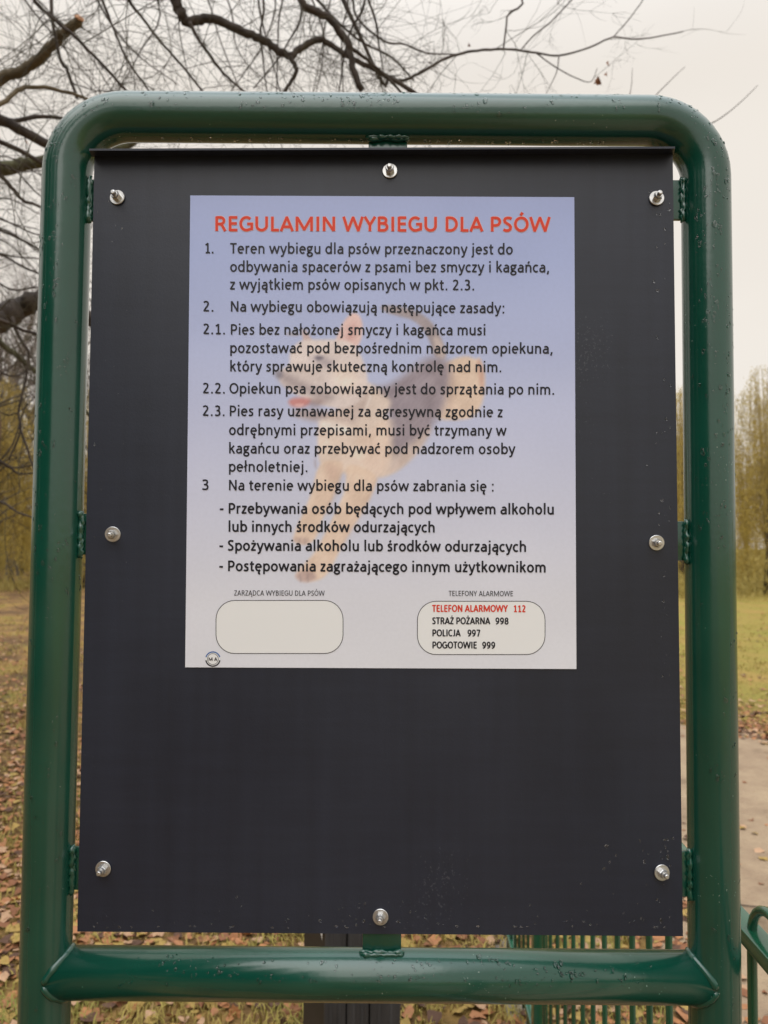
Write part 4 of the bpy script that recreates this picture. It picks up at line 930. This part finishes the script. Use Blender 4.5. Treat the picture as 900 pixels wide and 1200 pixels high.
# ================================================================== BACKGROUND TREES
def bare_tree_mesh(seed, h, rtw, spread=.5, twig_n=5):
    q = random.Random(seed); tm = MB(); wm = MB()
    def grow(p, d, ln, r, lv):
        n = 5; pts = [p]; rr = [r]; dd = d.copy(); ks = []
        for i in range(n):
            dd = (dd+Vector((q.gauss(0, 1), q.gauss(0, 1), q.gauss(0, 1)+.15))*.13).normalized(); p = p+dd*ln/n; pts.append(p); rr.append(max(rtw, r*(1-.6*(i+1)/n))); ks.append((p, dd.copy(), rr[-1]))
        (tm if lv <= 1 else wm).tube(pts, rr, 8 if lv == 0 else (5 if lv == 1 else 3), cap=False)
        if lv < 4:
            for i in range((10, 6, 5, 3)[lv]):
                a, b, r_ = ks[q.randrange(1 if lv == 0 else 0, len(ks))]; v = Vector((q.gauss(0, 1), q.gauss(0, 1), q.gauss(.25, .7))).normalized()
                grow(a, (b*.55+v*.85).normalized(), ln*q.uniform(.42, .66)*(.85 if lv == 0 else 1), r_*.62, lv+1)
    grow(Vector((0, 0, -.05)), Vector((q.gauss(0, .05), q.gauss(0, .05), 1)).normalized(), h*.62, h*.013, 0)
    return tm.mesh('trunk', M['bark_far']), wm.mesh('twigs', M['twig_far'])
M['bark_far'] = noise_mat('hazed grey bark', [(.3, (.16, .14, .12)), (.7, (.26, .23, .20))], 5, rough=.9)  # paleness of the far trunks stands in for haze
def place(name, meshes, loc, s, rz, label, group=None):
    r = empty(name, loc, rz); r.scale = (s, s, s); tag(r, label, 'tree', group)
    for nm, me in meshes:
        o = bpy.data.objects.new(nm, me); C.objects.link(o); o.parent = r
        if nm in ('twigs', 'foliage'): o['kind'] = 'stuff'
    return r
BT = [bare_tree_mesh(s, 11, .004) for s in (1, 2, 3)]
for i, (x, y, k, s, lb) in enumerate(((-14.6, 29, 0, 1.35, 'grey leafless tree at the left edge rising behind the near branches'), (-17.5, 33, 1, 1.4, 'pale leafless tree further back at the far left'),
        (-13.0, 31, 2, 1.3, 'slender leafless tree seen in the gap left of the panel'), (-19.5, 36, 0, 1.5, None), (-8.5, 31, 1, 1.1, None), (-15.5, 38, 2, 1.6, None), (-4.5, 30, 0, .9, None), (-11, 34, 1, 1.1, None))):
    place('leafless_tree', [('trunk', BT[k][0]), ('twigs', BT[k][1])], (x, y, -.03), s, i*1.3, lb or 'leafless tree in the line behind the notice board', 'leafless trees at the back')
M['leaf_yellow'] = noise_mat('yellow willow leaf', [(.3, (.34, .25, .06)), (.5, (.50, .38, .09)), (.7, (.56, .46, .15))], 1.6, rough=.7)
M['leaf_olive'] = noise_mat('olive leaf', [(.3, (.30, .25, .08)), (.5, (.44, .36, .12)), (.7, (.54, .44, .17))], 1.2, rough=.7)
for k_ in ('leaf_yellow', 'leaf_olive'):
    b_ = M[k_].node_tree.nodes['Principled BSDF']; t_ = M[k_].node_tree; tr = t_.nodes.new('ShaderNodeBsdfTranslucent'); ms_ = t_.nodes.new('ShaderNodeMixShader'); ms_.inputs[0].default_value = .45
    src_ = b_.inputs['Base Color'].links[0].from_socket; t_.links.new(src_, tr.inputs[0]); t_.links.new(b_.outputs[0], ms_.inputs[1]); t_.links.new(tr.outputs[0], ms_.inputs[2])
    t_.links.new(ms_.outputs[0], [n for n in t_.nodes if n.type == 'OUTPUT_MATERIAL'][0].inputs[0])
def leaf_quads(c, d, ln, wd, rg):
    n = len(c); v = rg.normal(size=(n, 3)); s = np.cross(d, v); s /= np.linalg.norm(s, axis=1)[:, None]+1e-9
    L_ = ln[:, None]*d*.5; W_ = wd[:, None]*s*.5
    V = np.stack([c-L_, c+W_, c+L_, c-W_], 1).reshape(-1, 3); return V, np.arange(n*4).reshape(n, 4)
M['willow_twig'] = noise_mat('willow twig', [(.35, (.26, .19, .07)), (.65, (.40, .31, .11))], 3, rough=.8)
def willow_mesh(seed, h, nst, per, mt):
    q = random.Random(seed); rg = np.random.RandomState(seed); tm = MB(); wm = MB(); cs = []; ds = []
    tm.tube([(0, 0, -.05), (q.gauss(0, .1), 0, h*.2), (q.gauss(0, .2), q.gauss(0, .2), h*.45), (q.gauss(0, .3), q.gauss(0, .3), h*.8)], [h*.018, h*.016, h*.011, h*.005], 9)
    for i in range(nst):
        a = q.uniform(0, 6.3); z0 = h*q.uniform(.2, .5); zt_ = h*q.uniform(.45, 1.0); rad = h*.36*math.sqrt(max(.05, 1-(zt_/h-.45)**2*3))*q.uniform(.25, 1)
        p0 = Vector((0, 0, z0)); p1 = Vector((math.cos(a)*rad*.5, math.sin(a)*rad*.5, zt_*.9)); p2 = Vector((math.cos(a)*rad*.85, math.sin(a)*rad*.85, zt_)); dr = q.uniform(.35, .95)
        p3 = Vector((math.cos(a)*rad*1.05, math.sin(a)*rad*1.05, zt_*(1-dr*.5))); p4 = Vector((math.cos(a)*rad*1.1+q.gauss(0, .1), math.sin(a)*rad*1.1+q.gauss(0, .1), max(.08, zt_*(1-dr)*.7)))
        ln = smooth_line([p0, p1, p2, p3, p4], 4); wm.tube(ln, [.013*(1-.75*j/len(ln)) for j in range(len(ln))], 3, cap=False)
        for j in range(5, len(ln)-1):
            m_ = int(per*(1.0 if j > 7 else .5)*(1.35-.75*min(1, ln[j].z/h))+rg.rand()); A = np.array(ln[j]); B = np.array(ln[j+1]); t = rg.rand(m_, 1); cs.append(A*(1-t)+B*t+rg.normal(0, .14, (m_, 3))); dd = (B-A)/(np.linalg.norm(B-A)+1e-9); ds.append(dd[None]+rg.normal(0, .5, (m_, 3)))
    c = np.concatenate(cs); d = np.concatenate(ds); d /= np.linalg.norm(d, axis=1)[:, None]; V, F = leaf_quads(c, d, rg.uniform(.07, .15, len(c)), rg.uniform(.02, .04, len(c)), rg)
    o = np_mesh('foliage', V, F, mt); me = o.data; bpy.data.objects.remove(o)
    return tm.mesh('trunk', M['bark']), wm.mesh('limbs', M['willow_twig']), me
WT = [willow_mesh(31, 9, 180, 17, M['leaf_yellow']), willow_mesh(32, 9, 170, 15, M['leaf_olive']), willow_mesh(33, 9, 150, 12, M['leaf_yellow'])]
wl = [(-13.4, 25.5, 0, .80, 'yellow leaved willow at the left edge below the bare branches'), (-15.9, 28.5, 1, .85, None), (-10.6, 26.5, 2, .78, 'thin yellow willow in the gap beside the left tube'), (-5, 31, 0, .9, None), (0, 33, 1, .85, None),
      (5.5, 32, 2, .9, None), (10.6, 26.5, 0, .80, 'yellow willow seen through the slit right of the panel'), (13.2, 25.6, 2, .86, 'golden willow with drooping strands at the right edge'), (15.8, 28, 1, .95, 'olive willow at the far right edge'), (20, 32, 0, 1.0, None), (-21, 33, 1, 1, None), (15.6, 32, 2, .62, None), (-17.5, 36, 2, .62, None), (-25, 33, 2, 1, None), (27, 31, 2, .95, None)]
for i, (x, y, k, s, lb) in enumerate(wl):
    place('willow_tree', [('trunk', WT[k][0]), ('limbs', WT[k][1]), ('foliage', WT[k][2])], (x, y, -.03), s, i*2.1, lb or 'yellowing willow in the tree line at the back', 'willows along the far edge of the park')
M['leaf_dark'] = noise_mat('dark evergreen leaf', [(.3, (.03, .04, .02)), (.7, (.07, .08, .035))], 2, rough=.6)
def conifer_mesh(seed, h):
    rg = np.random.RandomState(seed); n = 15000; t = rg.rand(n)**.8; z = h*(.08+.92*t); rad = h*.24*(1-t)**.8*(.75+.25*np.sin(z*5)); a = rg.uniform(0, 6.28, n); r_ = rad*np.sqrt(rg.rand(n))
    c = np.stack([np.cos(a)*r_, np.sin(a)*r_, z], 1); d = np.stack([np.cos(a), np.sin(a), -.5+rg.normal(0, .3, n)], 1); d /= np.linalg.norm(d, axis=1)[:, None]
    V, F = leaf_quads(c, d, rg.uniform(.3, .6, n), rg.uniform(.1, .2, n), rg); o = np_mesh('foliage', V, F, M['leaf_dark']); me = o.data; bpy.data.objects.remove(o)
    tm = MB(); tm.tube([(0, 0, -.05), (0, 0, h*.5), (0, 0, h*.97)], [h*.02, h*.012, .01], 9); return tm.mesh('trunk', M['bark']), me
CT = conifer_mesh(41, 11)
for i, (x, y, s_) in enumerate(((-8, -3.5, 1), (-9.5, -.5, 1.1), (-7, -6.5, 1.05), (-10.5, -5, 1.2), (-5.5, -9.5, 1), (-9.5, -9, 1.2))):  # unseen evergreens, added to give the green tubes dark reflections
    place('reflection_evergreen', [('trunk', CT[0]), ('foliage', CT[1])], (x, y, -.03), s_, i*1.1, 'dark evergreen added out of view for the tubes to reflect', 'unseen evergreens added for reflections')
ru = np.random.RandomState(19); nu = 52000; xu = ru.uniform(-34, 34, nu); yu = 25.5+ru.normal(0, 1.2, nu)+np.sin(xu*.5)*1.2; hu = .9+.5*np.sin(xu*1.1)+.35*np.sin(xu*2.7+1)
cu = np.stack([xu, yu, ru.rand(nu)**1.5*np.clip(hu, .25, 3)], 1); du = ru.normal(0, .35, (nu, 3)); du[:, 2] += 1; du /= np.linalg.norm(du, axis=1)[:, None]
V, F = leaf_quads(cu, du, ru.uniform(.12, .3, nu), ru.uniform(.02, .05, nu), ru); tag(np_mesh('undergrowth', V, F, M['leaf_olive']), 'straw and olive undergrowth at the foot of the willows', 'undergrowth', kind='stuff')
# slim trunk at the left edge
o = empty('tree', (-11.3, 21.5, 0)); tag(o, 'slim brown tree trunk at the left edge before the willows', 'tree')
m = MB(); m.tube([(0, 0, -.05), (.02, 0, 1.4), (-.05, 0, 3), (-.02, .1, 5), (-.3, .1, 7.2)], [.17, .14, .12, .10, .03], 10); m.build('trunk', noise_mat('red brown bark', [(.3, (.10, .06, .04)), (.7, (.19, .12, .08))], 9, rough=.9), o)
m = MB(); qq = random.Random(5)
for k in range(22):
    z = qq.uniform(2, 6.5); a = qq.uniform(0, 6.3); l = qq.uniform(.8, 2.2); p = Vector((0, 0, z)); pts = [p+Vector((math.cos(a)*l*t+qq.gauss(0, .05), math.sin(a)*l*t+qq.gauss(0, .05), l*.6*t)) for t in (0, .3, .6, 1)]; m.tube(pts, [.035, .02, .012, .005], 4)
m.build('branches', M['bark'], o)
# the far wood: one mass of shrubs and trees closing the horizon
rg = np.random.RandomState(9); n = 90000
an = rg.uniform(R(-85), R(85), n); rd = rg.uniform(44, 62, n); hh = 1.2+1.2*np.sin(an*9)+1.2*np.sin(an*23+1)+.6*np.sin(an*57)
c = np.stack([np.sin(an)*rd, np.cos(an)*rd, rg.rand(n)**1.2*(hh+1.5)], 1); d = rg.normal(size=(n, 3)); d /= np.linalg.norm(d, axis=1)[:, None]
V, F = leaf_quads(c, d, rg.uniform(.3, .6, n), rg.uniform(.12, .3, n), rg); tag(np_mesh('far_wood', V, F, M['leaf_olive']), 'far belt of yellowing shrubs closing the park', 'wood', kind='stuff')
